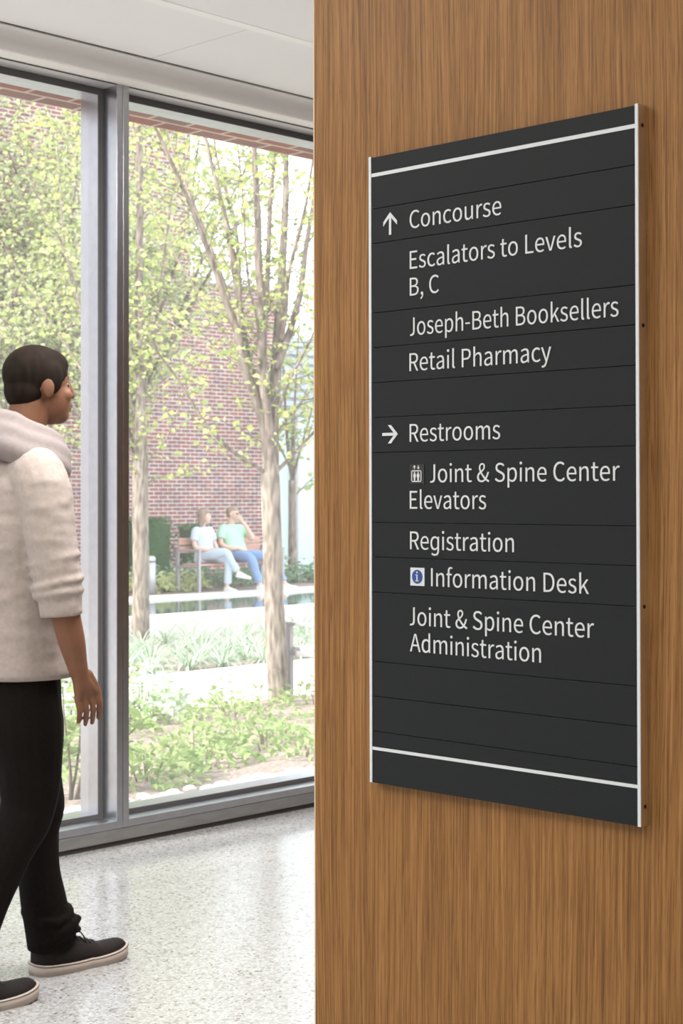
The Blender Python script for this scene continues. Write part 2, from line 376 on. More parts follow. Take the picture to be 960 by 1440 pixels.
# outside face of the building: brick head over the glazing, wall above
struct(mesh_obj('trim_18', boxes((X0 - 4, X1 + 6, 5.172, 5.345, 2.916, 4.9)), 'lintel_brick'))
struct(mesh_obj('trim_19', boxes((X0 - 4, X1 + 6, YW + .16, 5.172, 2.946, 4.9)), 'stone_white'))
GLYPHS={" ":[214,[]],"&":[649,[[247,-12,295,-9,338,2,378,19,415,41,449,68,483,45,516,26,548,10,580,-3,610,-12,633,60,609,68,584,79,557,92,530,108,502,127,534,172,562,220,586,270,607,323,625,377,543,377,529,330,512,286,492,245,470,207,445,171,406,205,367,243,331,283,297,325,267,368,314,402,357,439,392,479,416,524,425,575,419,620,402,658,373,687,335,706,287,712,234,704,189,681,156,646,134,601,127,548,129,517,135,485,144,452,157,418,173,384,131,353,93,318,62,279,42,234,34,181,44,118,73,65,118,23,177,-3],[392,114,367,95,341,79,314,67,286,60,258,57,213,63,175,80,146,107,126,143,119,186,124,218,136,247,155,273,180,299,208,323,239,278,274,234,311,192,351,151],[235,425,223,451,214,476,207,501,203,526,202,549,205,582,217,610,235,632,259,646,288,651,326,640,348,612,354,573,348,538,331,507,305,478,272,451]]],",":[265,[[72,-181,119,-156,158,-122,187,-81,205,-34,211,18,208,53,198,82,183,103,163,116,138,120,105,113,81,92,72,59,81,26,104,5,136,-2,146,-1,141,-34,129,-64,110,-90,83,-112,51,-130]]],"-":[331,[[44,234,288,234,288,301,44,301]]],"A":[581,[[4,0,93,0,160,214,416,214,483,0,577,0,339,700,241,700],[182,284,217,392,231,439,246,485,260,532,273,580,286,628,290,628,304,580,318,533,332,486,346,439,361,392,394,284]]],"B":[627,[[96,0,319,0,407,8,480,33,536,74,572,131,584,205,578,258,558,301,528,334,489,358,442,372,442,377,478,394,507,420,527,452,540,489,544,529,533,594,500,642,449,675,383,694,304,700,96,700],[184,403,184,630,292,630,352,626,398,614,431,593,451,561,457,518,451,478,433,446,400,423,352,408,288,403],[184,71,184,334,307,334,374,329,427,315,466,290,490,255,498,208,489,158,465,119,426,92,373,76,307,71]]],"C":[609,[[360,-12,412,-8,459,4,501,25,540,53,575,88,526,144,498,117,469,95,437,79,402,68,364,65,290,78,229,115,184,175,156,255,146,352,156,449,186,527,232,586,293,622,367,635,401,632,432,623,461,609,487,591,510,569,558,626,531,653,497,676,458,695,415,708,366,712,265,696,180,650,113,575,71,474,55,350,70,225,112,124,177,50,261,3]]],"D":[657,[[96,0,275,0,390,15,481,60,547,133,587,231,601,352,587,474,547,571,480,642,388,685,271,700,96,700],[184,73,184,628,264,628,353,617,422,582,471,526,500,449,510,352,500,255,471,178,422,120,353,85,264,73]]],"E":[562,[[96,0,510,0,510,75,184,75,184,330,450,330,450,406,184,406,184,626,499,626,499,700,96,700]]],"I":[280,[[96,0,184,0,184,700,96,700]]],"J":[385,[[205,700,294,700,294,195,287,118,264,58,222,15,165,-8,95,-16,30,-14,38,54,95,54,140,64,176,90,198,135,205,195]]],"L":[519,[[96,0,491,0,491,75,184,75,184,700,96,700]]],"P":[605,[[96,0,184,0,184,279,300,279,386,287,457,312,511,355,546,415,558,495,546,575,511,633,456,672,383,693,296,700,96,700],[184,350,184,628,285,628,351,624,403,611,440,586,462,548,470,495,463,441,441,401,405,372,355,356,288,350]]],"R":[606,[[184,368,184,628,302,628,362,624,409,611,444,588,465,552,472,504,465,455,444,417,409,389,362,373,302,368],[480,0,580,0,402,307,455,325,498,354,531,394,552,444,560,504,548,580,515,636,463,673,395,694,315,700,96,700,96,0,184,0,184,297,310,297]]],"S":[569,[[290,-12,371,-2,437,26,486,68,517,123,528,186,521,242,501,287,470,322,430,350,384,373,285,416,252,431,220,448,193,469,175,497,168,534,174,568,191,596,219,617,255,630,299,635,336,632,371,624,402,610,432,592,458,570,504,626,472,655,435,679,393,697,347,708,299,712,227,704,166,678,119,639,89,588,78,527,87,472,110,428,142,393,181,367,221,348,321,304,359,286,391,268,416,245,433,217,438,179,432,141,413,109,383,85,342,70,291,65,248,69,206,80,167,99,131,123,98,152,46,91,85,56,129,27,179,6,233,-8]]],"a":[538,[[207,-12,245,-9,281,2,316,18,348,39,379,62,382,62,390,0,461,0,461,319,455,391,435,450,400,494,349,522,282,532,233,528,187,517,146,501,109,483,78,464,112,404,138,420,167,435,198,448,232,456,267,459,311,452,342,433,361,403,371,368,374,329,257,310,167,282,105,244,68,196,56,135,64,83,84,42,117,12,158,-6],[232,58,203,61,178,70,158,86,145,109,140,140,148,178,172,209,216,235,283,255,374,270,374,126,345,102,317,83,289,69,261,61]]],"c":[487,[[292,-12,329,-10,365,-1,399,12,431,30,460,53,422,112,402,95,379,81,354,70,328,63,300,60,247,69,202,96,168,137,147,192,139,259,147,325,170,381,204,423,249,449,303,458,341,453,375,437,406,414,450,471,427,490,401,506,371,520,337,529,299,532,222,520,153,486,99,430,63,354,50,259,62,165,95,89,147,34,214,-1]]],"d":[592,[[265,-12,301,-9,335,2,367,18,396,38,422,61,425,61,433,0,504,0,504,760,416,760,416,561,421,472,394,492,368,509,340,521,309,529,275,532,206,520,145,484,96,428,63,352,51,259,60,164,89,89,133,33,192,-1],[284,61,234,70,194,95,165,136,147,191,140,260,148,326,169,381,202,423,243,449,290,458,316,456,341,451,366,440,391,425,416,404,416,132,391,106,365,86,339,72,312,64]]],"e":[529,[[298,-12,338,-10,375,-2,409,9,440,23,468,40,437,98,414,84,389,73,364,64,337,59,308,57,252,66,206,89,170,127,146,177,136,239,485,239,487,253,488,270,489,288,480,371,454,438,412,489,354,521,282,532,212,520,149,484,97,428,62,352,50,259,62,165,97,89,151,34,219,-1],[135,301,147,357,170,402,202,435,241,455,284,462,328,456,364,436,391,403,407,358,413,301]]],"f":[310,[[32,448,102,448,102,0,189,0,189,448,299,448,299,519,189,519,189,601,192,637,201,666,215,686,236,699,263,703,282,701,301,696,321,689,340,756,314,765,285,770,253,773,198,765,155,743,126,707,108,660,102,602,102,519,32,514]]],"g":[586,[[504,20,504,519,435,519,426,470,424,470,397,492,369,509,341,522,310,529,275,532,206,520,145,484,96,428,63,352,51,259,60,164,89,89,133,33,192,-1,265,-12,300,-9,334,1,365,17,394,37,418,60,417,10,410,-60,393,-105,362,-135,320,-150,275,-153,215,-146,165,-129,130,-112,106,-180,155,-203,215,-220,280,-226,350,-218,410,-195,455,-158,485,-108,500,-50],[284,61,234,70,194,95,165,136,147,191,140,260,148,326,169,381,202,423,243,449,290,458,316,456,341,451,366,440,391,425,416,404,416,132,391,106,365,86,339,72,312,64]]],"h":[580,[[88,0,176,0,176,376,205,405,232,427,259,443,287,452,317,456,354,450,381,435,401,408,412,369,415,317,415,0,502,0,502,329,496,400,478,457,447,498,402,523,344,532,303,527,267,515,233,496,201,472,172,445,176,552,176,760,88,760]]],"i":[263,[[88,0,176,0,176,519,88,519],[132,626,162,633,183,653,190,684,183,713,162,733,132,740,102,733,82,713,74,684,82,653,102,633]]],"k":[527,[[88,0,174,0,174,137,271,250,423,0,518,0,322,309,495,519,397,519,178,245,174,245,174,760,88,760]]],"l":[271,[[180,-12,201,-11,217,-8,230,-5,218,62,210,61,204,60,200,60,187,64,179,76,176,97,176,760,88,760,88,103,91,63,101,31,119,7,145,-7]]],"m":[884,[[88,0,176,0,176,376,203,405,230,427,256,443,282,452,306,456,341,450,368,435,387,408,398,369,402,317,402,0,489,0,489,376,517,405,544,427,570,443,595,452,620,456,655,450,682,435,701,408,713,369,716,317,716,0,803,0,803,329,797,400,779,457,747,498,704,523,647,532,609,527,574,514,540,493,507,465,475,433,459,466,438,494,410,515,375,527,331,532,295,527,261,515,229,496,198,471,170,443,168,443,159,519,88,519]]],"n":[583,[[88,0,176,0,176,376,205,405,232,427,259,443,287,452,317,456,354,450,381,435,401,408,412,369,415,317,415,0,502,0,502,329,496,400,478,457,447,498,402,523,344,532,303,527,266,515,232,496,200,471,170,443,168,443,159,519,88,519]]],"o":[579,[[289,-12,363,-1,429,34,481,89,516,165,529,259,516,354,481,430,429,486,363,520,289,532,216,520,150,486,97,430,62,354,50,259,62,165,97,89,150,34,216,-1],[289,60,239,69,198,96,166,137,146,192,139,259,146,325,166,381,198,423,239,449,289,458,340,449,381,423,413,381,433,325,440,259,433,192,413,137,381,96,340,69]]],"p":[592,[[88,-219,176,-219,176,-43,173,48,201,26,230,10,259,-3,288,-10,316,-12,385,0,447,35,496,92,529,170,541,267,533,357,507,430,466,485,408,520,335,532,299,528,265,517,231,501,199,481,170,458,168,458,159,519,88,519],[302,61,280,63,256,68,230,78,203,94,176,115,176,388,205,413,233,432,261,447,287,455,313,458,366,450,405,424,431,384,446,331,451,266,444,196,423,139,391,97,350,70]]],"r":[371,[[88,0,176,0,176,333,198,380,224,414,251,437,279,450,306,454,325,453,340,450,356,445,372,520,356,527,338,531,317,532,283,527,251,513,221,490,194,461,170,424,168,424,159,519,88,519]]],"s":[447,[[223,-12,290,-4,342,18,381,51,404,93,412,141,402,193,378,231,342,259,299,281,254,299,220,312,190,326,165,342,148,363,142,389,146,412,157,433,176,449,203,460,239,464,265,462,290,455,313,446,335,433,356,418,398,473,373,491,343,508,311,520,275,529,238,532,176,525,126,504,89,472,67,432,59,385,68,338,91,301,126,274,167,252,210,235,244,222,277,206,303,188,322,165,329,137,324,111,312,89,292,71,263,60,226,55,191,58,159,67,129,80,100,97,73,117,31,59,62,36,98,16,138,1,180,-9]]],"t":[360,[[250,-12,283,-10,316,-3,347,7,329,73,311,65,290,60,270,58,239,63,216,75,201,95,193,123,190,158,190,448,331,448,331,519,190,519,190,665,117,665,108,519,26,514,26,448,103,448,103,160,108,102,123,55,151,18,193,-4]]],"u":[580,[[240,-12,280,-8,316,4,350,24,381,50,411,81,414,81,420,0,493,0,493,519,406,519,406,151,377,118,350,94,324,76,296,66,265,63,229,68,201,84,183,110,172,149,168,201,168,519,80,519,80,190,86,118,105,61,136,21,181,-4]]],"v":[498,[[200,0,302,0,485,519,399,519,301,223,253,71,248,71,201,223,103,519,12,519]]],"y":[498,[[96,-223,153,-215,199,-189,236,-151,266,-101,290,-44,485,519,400,519,307,231,265,84,260,84,249,114,238,144,228,174,218,203,208,231,103,519,12,519,221,-1,209,-40,194,-76,175,-107,152,-131,125,-146,93,-152,78,-150,64,-147,53,-143,35,-213,53,-219,74,-222]]]}
# ------------------------------------------------------------------ the directory sign
# sign coordinates: s = metres from its left end, z = metres above its foot; it hangs on the oak face (normal -X)
SY, SZ, SW, SHT = 1.611, .934, .4643, .908
sign = thing('directory_sign', 'tall dark grey directory sign with white lettering mounted on the oak wall', 'sign', (WX, SY, SZ))
def sbox(bm, s0, s1, z0, z1, d0, d1):      # d = distance out from the wall
    box(bm, -d1, -d0, -s1, -s0, z0, z1)
def sboxes(*bs):
    bm = bmesh.new()
    for b in bs: sbox(bm, *b)
    return bm
mesh_obj('backing', sboxes((.006, SW - .006, .003, SHT - .004, 0, .011)), 'sign_black', sign)
for nm, a, b in (('left', 0, .0049), ('right', SW - .0049, SW)):
    r = mesh_obj('side_rail', sboxes((a, b, 0, SHT + .0015, 0, .0172)), 'aluminium', sign, bevel=.0004)
    r['label'] = 'slim aluminium edge rail with a pale front'
    mesh_obj('rail_face', sboxes((a + .0002, b - .0002, .0003, SHT + .0012, .0172, .0180)), 'rail_front', r)
    for z in (.883, .630, .2755, .0245):
        V, F = rods(([(-.0085, -b if nm == 'right' else -a, z), (-.0085, (-b - .0006) if nm == 'right' else (-a + .0006), z)], .0026), sides=14)
        data_obj('screw', V, F, 'screw_dark', r)
PD = .0172
cuts = [.908, .8325, .782, .681, .6305, .5795, .529, .478, .377, .327, .276, .1757, .1254, .0748, .0]
panels = []
for a, b in zip(cuts[:-1], cuts[1:]):
    p = mesh_obj('panel_strip', sboxes((.0049, SW - .0049, b + .0004, a - .0004, .011, PD)), 'sign_panel', sign, bevel=.0004)
    panels.append(p)
mesh_obj('stripe', sboxes((.0049, SW - .0049, .8790, .8842, PD, PD + .0006)), 'sign_white', panels[0])
mesh_obj('stripe', sboxes((.0049, SW - .0049, .0479, .0523, PD, PD + .0006)), 'sign_white', panels[13])

def lettering(text, s0, s1, zb, cap, parent):
    cu = bpy.data.curves.new('lettering', 'CURVE'); cu.dimensions = '2D'; cu.fill_mode = 'BOTH'; cu.extrude = .0004; cu.offset = -.00010
    x = 0.0; lo, hi = 1e9, -1e9; gl = []
    for ch in text:
        adv, pol = GLYPHS[ch]
        for q in pol:
            pts = [(x + q[i], q[i + 1]) for i in range(0, len(q), 2)]
            lo = min(lo, min(p[0] for p in pts)); hi = max(hi, max(p[0] for p in pts)); gl.append(pts)
        x += adv
    sx = (s1 - s0) / (hi - lo); sz = cap / 700.0
    for pts in gl:
        sp = cu.splines.new('POLY'); sp.points.add(len(pts) - 1); sp.use_cyclic_u = True
        for p, (px, py) in zip(sp.points, pts): p.co = ((px - lo) * sx, py * sz, 0, 1)
    t = bpy.data.objects.new('t', cu); COL.objects.link(t)
    me = bpy.data.meshes.new_from_object(t.evaluated_get(bpy.context.evaluated_depsgraph_get()))
    bpy.data.objects.remove(t); bpy.data.curves.remove(cu)
    me.transform(Matrix(((0, 0, -1, -(PD + .0004)), (-1, 0, 0, -s0), (0, 1, 0, zb), (0, 0, 0, 1))))
    me.materials.clear(); me.materials.append(M['sign_white']); me.name = 'lettering'
    return link(bpy.data.objects.new('lettering', me), parent)
CAP = .0254
for text, s0, s1, zb, i in (
    ('Concourse', .0798, .2455, .7955, 2), ('Escalators to Levels', .0798, .3778, .7380, 3), ('B, C', .0798, .1341, .6998, 3),
    ('Joseph-Beth Booksellers', .0803, .4339, .6432, 4), ('Retail Pharmacy', .0788, .3279, .5926, 5), ('Restrooms', .0788, .2423, .4920, 7),
    ('Joint & Spine Center', .1172, .4347, .4342, 8), ('Elevators', .0788, .2177, .3970, 8), ('Registration', .0792, .2653, .3396, 9),
    ('Information Desk', .1184, .3868, .2886, 10), ('Joint & Spine Center', .0785, .3944, .2322, 11), ('Administration', .0785, .3098, .1948, 11)):
    lettering(text, s0, s1, zb, CAP, panels[i])
def arrow(parent, cs, cz, ang, L=.0275, hw=.0125, t=.0042):
    # shaft with an open chevron head, drawn pointing up, turned clockwise by ang
    h = L / 2; k = t * .75
    shaft = [(-t / 2, -h), (t / 2, -h), (t / 2, h - .003), (-t / 2, h - .003)]
    head = [(0, h), (hw, h - hw), (hw, h - hw - k * 1.9), (0, h - k * 1.9), (-hw, h - hw - k * 1.9), (-hw, h - hw)]
    bm = bmesh.new(); ca, sa = math.cos(ang), math.sin(ang)
    for n, poly in enumerate((shaft, head)):
        d0, d1 = PD, PD + .0008 + n * .00005
        pp = [(cs + x * ca + y * sa, cz - x * sa + y * ca) for x, y in poly]
        A = [bm.verts.new((-d0, -s, z)) for s, z in pp]; B = [bm.verts.new((-d1, -s, z)) for s, z in pp]
        bm.faces.new(A[::-1]); bm.faces.new(B); q = len(pp)
        for i in range(q): bm.faces.new((A[i], A[(i + 1) % q], B[(i + 1) % q], B[i]))
    bmesh.ops.recalc_face_normals(bm, faces=bm.faces)
    mesh_obj('arrow', bm, 'sign_white', parent)
arrow(panels[2], .0422, .8075, 0, .0325, .0132)
arrow(panels[7], .0412, .5040, math.pi / 2, .0300, .0132)
# pictograms: lift car with two riders, information disc
def poly_plate(bm, pts, d0, d1):
    A = [bm.verts.new((-d0, -s, z)) for s, z in pts]; B = [bm.verts.new((-d1, -s, z)) for s, z in pts]
    bm.faces.new(A); bm.faces.new(B[::-1]); q = len(pts)
    for i in range(q): bm.faces.new((A[i], A[(i + 1) % q], B[(i + 1) % q], B[i]))
def disc(c, r, n=24, ry=None): return [(c[0] + r * math.cos(2 * math.pi * i / n), c[1] + (ry or r) * math.sin(2 * math.pi * i / n)) for i in range(n)]
mesh_obj('pictogram_plate', sboxes((.0795, .1062, .4325, .4600, PD, PD + .0008)), 'sign_black', panels[8])
bm = bmesh.new(); e0, e1 = PD + .0008, PD + .0013
ps, pz, pw, ph = .0823, .4350, .0190, .0165
for b in ((ps, ps + pw, pz, pz + .0015), (ps, ps + pw, pz + ph - .0015, pz + ph), (ps, ps + .0015, pz, pz + ph), (ps + pw - .0015, ps + pw, pz, pz + ph)):
    sbox(bm, *b, e0, e1)
for cx in (.0884, .0952):
    poly_plate(bm, disc((cx, .4480), .00125, 12), e0, e1)
    poly_plate(bm, [(cx - .0024, .4465), (cx + .0024, .4465), (cx + .0024, .4417), (cx + .0014, .4417), (cx + .0014, .4370), (cx - .0014, .4370), (cx - .0014, .4417), (cx - .0024, .4417)], e0, e1)
for cx, s in ((.0882, 1), (.0956, -1)):
    zc = .4558
    poly_plate(bm, [(cx, zc + s * .0030), (cx + .0025, zc + s * .0002), (cx - .0025, zc + s * .0002)], e0, e1)
    poly_plate(bm, [(cx - .0006, zc + s * .0004), (cx + .0006, zc + s * .0004), (cx + .0006, zc - s * .0026), (cx - .0006, zc - s * .0026)], e0, e1 + .0001)
bmesh.ops.recalc_face_normals(bm, faces=bm.faces)
mesh_obj('pictogram', bm, 'sign_white', panels[8])
pl = mesh_obj('pictogram_plate', sboxes((.0798, .1061, .2883, .3138, PD, PD + .0008)), 'sign_white', panels[10])
pl['label'] = 'white square plate with a blue information disc'
bm = bmesh.new(); ic = (.09295, .3010); poly_plate(bm, disc(ic, .0098, 40), PD + .0008, PD + .0012); bmesh.ops.recalc_face_normals(bm, faces=bm.faces)
mesh_obj('information_disc', bm, 'sign_blue', panels[10])
bm = bmesh.new(); f0, f1 = PD + .0012, PD + .0016
poly_plate(bm, disc((ic[0], .3072), .0014, 16), f0, f1)
for b in ((ic[0] - .0011, ic[0] + .0011, .2952, .3044), (ic[0] - .0028, ic[0], .3030, .3044), (ic[0] - .0030, ic[0] + .0030, .2945, .2958)): sbox(bm, *b, f0, f1 + .0001)
bmesh.ops.recalc_face_normals(bm, faces=bm.faces)
mesh_obj('information_letter', bm, 'sign_white', panels[10])

# ------------------------------------------------------------------ courtyard ground, path, pool
def gz(x, y):
    b = -.05 if y < 6 else (-.05 - .33 * (y - 6) / 3.7 if y < 9.7 else -.38)
    if y > 12: b -= min((y - 12) * .03, .1)
    return b
def terrain(name, x0, x1, y0, y1, step, material, fz, amp):
    nx, ny = int((x1 - x0) / step), int((y1 - y0) / step); V, F = [], []
    for j in range(ny + 1):
        for i in range(nx + 1):
            x, y = x0 + (x1 - x0) * i / nx, y0 + (y1 - y0) * j / ny
            V.append((x, y, fz(x, y) + amp * noise.noise((x * 2.3, y * 2.3, 1)) + amp * .5 * noise.noise((x * 7, y * 7, 3))))
    for j in range(ny):
        for i in range(nx):
            a = j * (nx + 1) + i; F.append((a, a + 1, a + nx + 2, a + nx + 1))
    return struct(data_obj(name, V, F, material, smooth=True))
terrain('ground_bed', -8, 18, 5.3, 10.05, .12, 'mulch', gz, .025)
terrain('ground_planting', -6, 20, 12.05, 15.95, .2, 'mulch', gz, .03)
terrain('ground_court', -4, 40, 18.95, 24, .3, 'mulch', lambda x, y: -.175, .012)
struct(mesh_obj('ground', boxes((-60, 90, 5.0, 90, -1.2, -.62)), 'mulch'))
struct(mesh_obj('path', boxes((-8, 24, 9.98, 12.12, -.6, -.365)), 'paving', bevel=.01))
PT = -.155
struct(mesh_obj('pool_wall', boxes((-6, 40, 15.925, 16.03, -.9, PT)), 'stone_white', bevel=.008))
struct(mesh_obj('pool_edge', boxes((-6, 40, 18.22, 19.12, -.9, PT)), 'stone_white', bevel=.008))
struct(mesh_obj('pool_skirt', boxes((-6, 40, 15.90, 15.925, -.9, PT - .035)), 'pool_wall'))
w_ = tag(mesh_obj('pool_water', boxes((-6, 40, 16.031, 18.219, -.7, PT - .02)), 'water'), 'still dark water of the long reflecting pool in front of the bench', 'water'); w_['kind'] = 'stuff'

# pebbles along the foot of the glazing
peb = []
for k_ in range(4):
    bm = bmesh.new(); bmesh.ops.create_icosphere(bm, subdivisions=2, radius=1)
    for v in bm.verts:
        f = 1 + .22 * noise.noise(v.co * 1.3 + Vector((k_ * 7, 0, 0)))
        v.co = Vector((v.co.x * f, v.co.y * f * .75, v.co.z * f * .5))
    me = bpy.data.meshes.new('pebble'); bm.to_mesh(me); bm.free(); me.materials.append(M['pebble'])
    for p in me.polygons: p.use_smooth = True
    peb.append(me)
rng = random.Random(3)
for i in range(290):
    x = 4.15 + 1.95 * rng.random() if i > 50 else 3.3 + .9 * rng.random()
    y = rng.uniform(5.60, 5.88); s = rng.uniform(.022, .043)
    o = link(bpy.data.objects.new('pebble', peb[i % 4])); o.location = (x, y, -.05 + s * .32); o.scale = (s, s, s)
    o.rotation_euler = (rng.uniform(-.2, .2), rng.uniform(-.2, .2), rng.random() * 6.28)
    tag(o, 'pale rounded pebble in the strip of stones outside along the foot of the glass', 'pebble', 'pale pebbles along the window foot')

# ------------------------------------------------------------------ buildings across the court
bld = thing('brick_building', 'red brick building across the courtyard behind the seated couple', 'building', (16, 21.5, -.2))
bw = boxes((-26, 2.45, 0, .4, 0, 9.6), (2.45, 4.48, 0, .4, 0, 5.3))
wb = mesh_obj('brick_wall', bw, 'wall_brick', bld)
mesh_obj('coping', boxes((-26, 2.47, -.03, .43, 9.6, 9.7), (2.47, 4.5, -.03, .43, 5.3, 5.4)), 'stone_white', bld)
pav = thing('glazed_pavilion', 'pale green frosted glass building to the right of the brick wall', 'building', (20.49, 21.5, -.2))
mesh_obj('glass_wall', boxes((0, .46, .05, .2, .1, 3.0)), 'frost_glass', pav)
mesh_obj('glass_wall', boxes((.50, 6, -.05, .2, .1, 3.0)), 'frost_pale', pav)
mesh_obj('mullion', boxes((.44, .52, -.06, .06, .1, 3.0)), 'bench_metal', pav)
mesh_obj('plinth', boxes((0, 6, -.02, .25, 0, .1)), 'stone_white', pav)
lv = [(0, 6, .0, .06, 3.05 + .16 * i, 3.15 + .16 * i) for i in range(9)] + [(0, 6, .08, .2, 3.0, 4.5)]
mesh_obj('louver_band', boxes(*lv), 'louver', pav)
prt = thing('white_portico', 'white porch canopy with a column in front of the brick wall at far left', 'porch', (13.2, 20.8, -.2))
mesh_obj('cornice', boxes((-2, 1.42, -.08, .7, 3.52, 3.66), (-2, 1.36, -.02, .7, 3.36, 3.52)), 'stone_white', prt, bevel=.01)
mesh_obj('frieze', boxes((-2, 1.30, .04, .7, 3.12, 3.36)), 'pool_wall', prt)
V, F = rods(([(1.28, .2, 0), (1.28, .2, 3.15)], .10), sides=16); data_obj('column', V, F, 'stone_white', prt, True)
mesh_obj('column_cap', boxes((1.14, 1.42, .06, .34, 3.0, 3.12), (1.14, 1.42, .06, .34, 0, .12)), 'stone_white', prt)

# bollard light
t = thing('bollard', 'grey round bollard light beside the far edge of the pool, left of the bench', 'bollard', (15.99, 19.6, -.18))
V, F = rods(([(0, 0, 0), (0, 0, .50)], .088), sides=20); data_obj('post', V, F, 'bollard_metal', t, True)
V, F = rods(([(0, 0, .50), (0, 0, .515)], .070), sides=20); data_obj('light_slot', V, F, 'gasket', t, True)
V, F = [], []; tube(V, F, [Vector((0, 0, z)) for z in (.515, .54, .575, .592, .6)], 0, 0, 20, rf=lambda q: (.088, .088, .084, .070, .04)[min(4, round(q * 4))])
data_obj('cap', V, F, 'bollard_metal', t, True)

# benches
def bench(name, label, loc, rz, W, wood, zs=.44, D=.56):
    """front towards local -Y; end frames with arm rests, slatted seat and back"""
    t = thing(name, label, 'bench', loc, rz)
    for x in (0, W):
        fr = boxes((x - .022, x + .022, 0, .055, 0, .64), (x - .022, x + .022, D - .05, D + .005, 0, .64), (x - .026, x + .026, -.005, D + .01, .64, .668), (x - .022, x + .022, .05, D - .04, zs - .07, zs - .03))
        mesh_obj('end_frame', fr, 'bench_metal', t, bevel=.004)
    n = 5
    for i in range(n):
        a = .03 + i * (D - .12) / n
        mesh_obj('seat_slat', boxes((.024, W - .024, a, a + (D - .12) / n - .012, zs - .03, zs)), wood, t, bevel=.004)
    for i in range(2):
        mesh_obj('back_slat', boxes((.024, W - .024, D - .03, D, zs + .16 + i * .13, zs + .27 + i * .13)), wood, t, bevel=.004)
    return t
bench('garden_bench', 'metal bench with wooden slats under the seated couple beyond the pool', (16.63, 19.16, -.16), 0, 1.80, 'bench_wood')
bench('garden_bench', 'pale bench end beside the main trunk, cut off by the oak wall', (9.47 + 1.7, 9.80, -.375), math.pi, 1.7, 'bench_pale', zs=.46)

# ------------------------------------------------------------------ trees
AR = Vector((.6955, -.7186, 0)); AF = Vector((.7185, .6953, 0))   # across and away, as the tree was surveyed from the lobby
def grow(name, label, base, trunk, limbs, seed, leaf_mat, leaf_size, twig_gap, group=None, twig_len=(.25, .7), per=6, bark='bark', rspan=None):
    """trunk, limbs: lists of (across, away, height, radius) in metres from the base"""
    rng = random.Random(seed)
    t = thing(name, label, 'tree', base, 0, group)
    loc = lambda q: AR * q[0] + AF * q[1] + Vector((0, 0, q[2]))
    V, F = [], []; pts = catmull([loc(q) for q in trunk], 5); rr = [q[3] for q in trunk]
    def rad(rs): return lambda u: (lambda i, f: rs[i] + (rs[min(i + 1, len(rs) - 1)] - rs[i]) * f)(*divmod(u * (len(rs) - 1), 1)) if False else rs[min(int(u * (len(rs) - 1)), len(rs) - 1)] + (rs[min(int(u * (len(rs) - 1)) + 1, len(rs) - 1)] - rs[min(int(u * (len(rs) - 1)), len(rs) - 1)]) * ((u * (len(rs) - 1)) % 1)
    tube(V, F, pts, 0, 0, 14, rf=rad(rr))
    tr = data_obj('trunk', V, F, bark, t, True)
    LV, LF = [], []
    for limb in limbs:
        V, F = [], []; pts = catmull([loc(q) for q in limb], 5); rs = [q[3] for q in limb]
        tube(V, F, pts, 0, 0, 8, rf=rad(rs))
        # twigs with leaves
        d_acc = 0
        for i in range(2, len(pts)):
            d_acc += (pts[i] - pts[i - 1]).length
            while d_acc > twig_gap:
                d_acc -= twig_gap
                ax = (pts[i] - pts[i - 1]).normalized()
                d = (rdir(rng, -.35, .6) + ax * .5).normalized(); L = rng.uniform(*twig_len)
                tp = [pts[i]]
                for s in range(4):
                    d = (d + rdir(rng) * .25 + Vector((0, 0, .05))).normalized(); tp.append(tp[-1] + d * L / 4)
                tube(V, F, tp, .005, .002, 4)
                for q in range(per):
                    u = (q + rng.random()) / per * 3.99; p = tp[int(u)].lerp(tp[int(u) + 1], u % 1)
                    ld = (rdir(rng, -.8, .3) + d * .6); s = leaf_size * rng.uniform(.65, 1.3)
                    leaf(LV, LF, p + rdir(rng) * .02, ld, rdir(rng, .2, 1), s, s * .8)
        data_obj('branch', V, F, 'limb' if limb[0][3] > .03 else 'twig', t, True)
    fo = data_obj('foliage', LV, LF, leaf_mat, t)
    return t
def px_limb(pts, x0, y0, k, r0, r1, away0, away1):
    r0, r1 = r0 * .74, r1 * .66
    n = len(pts); L = []
    for i, (x, y) in enumerate(pts):
        u = i / (n - 1); L.append(((x - x0) / k, away0 + (away1 - away0) * u ** 1.2, (y0 - y) / k, r0 + (r1 - r0) * u))
    return L
def main_limb(pts, r0, r1, a1): return px_limb(pts, 391, 990, 171., r0, r1, 0, a1)
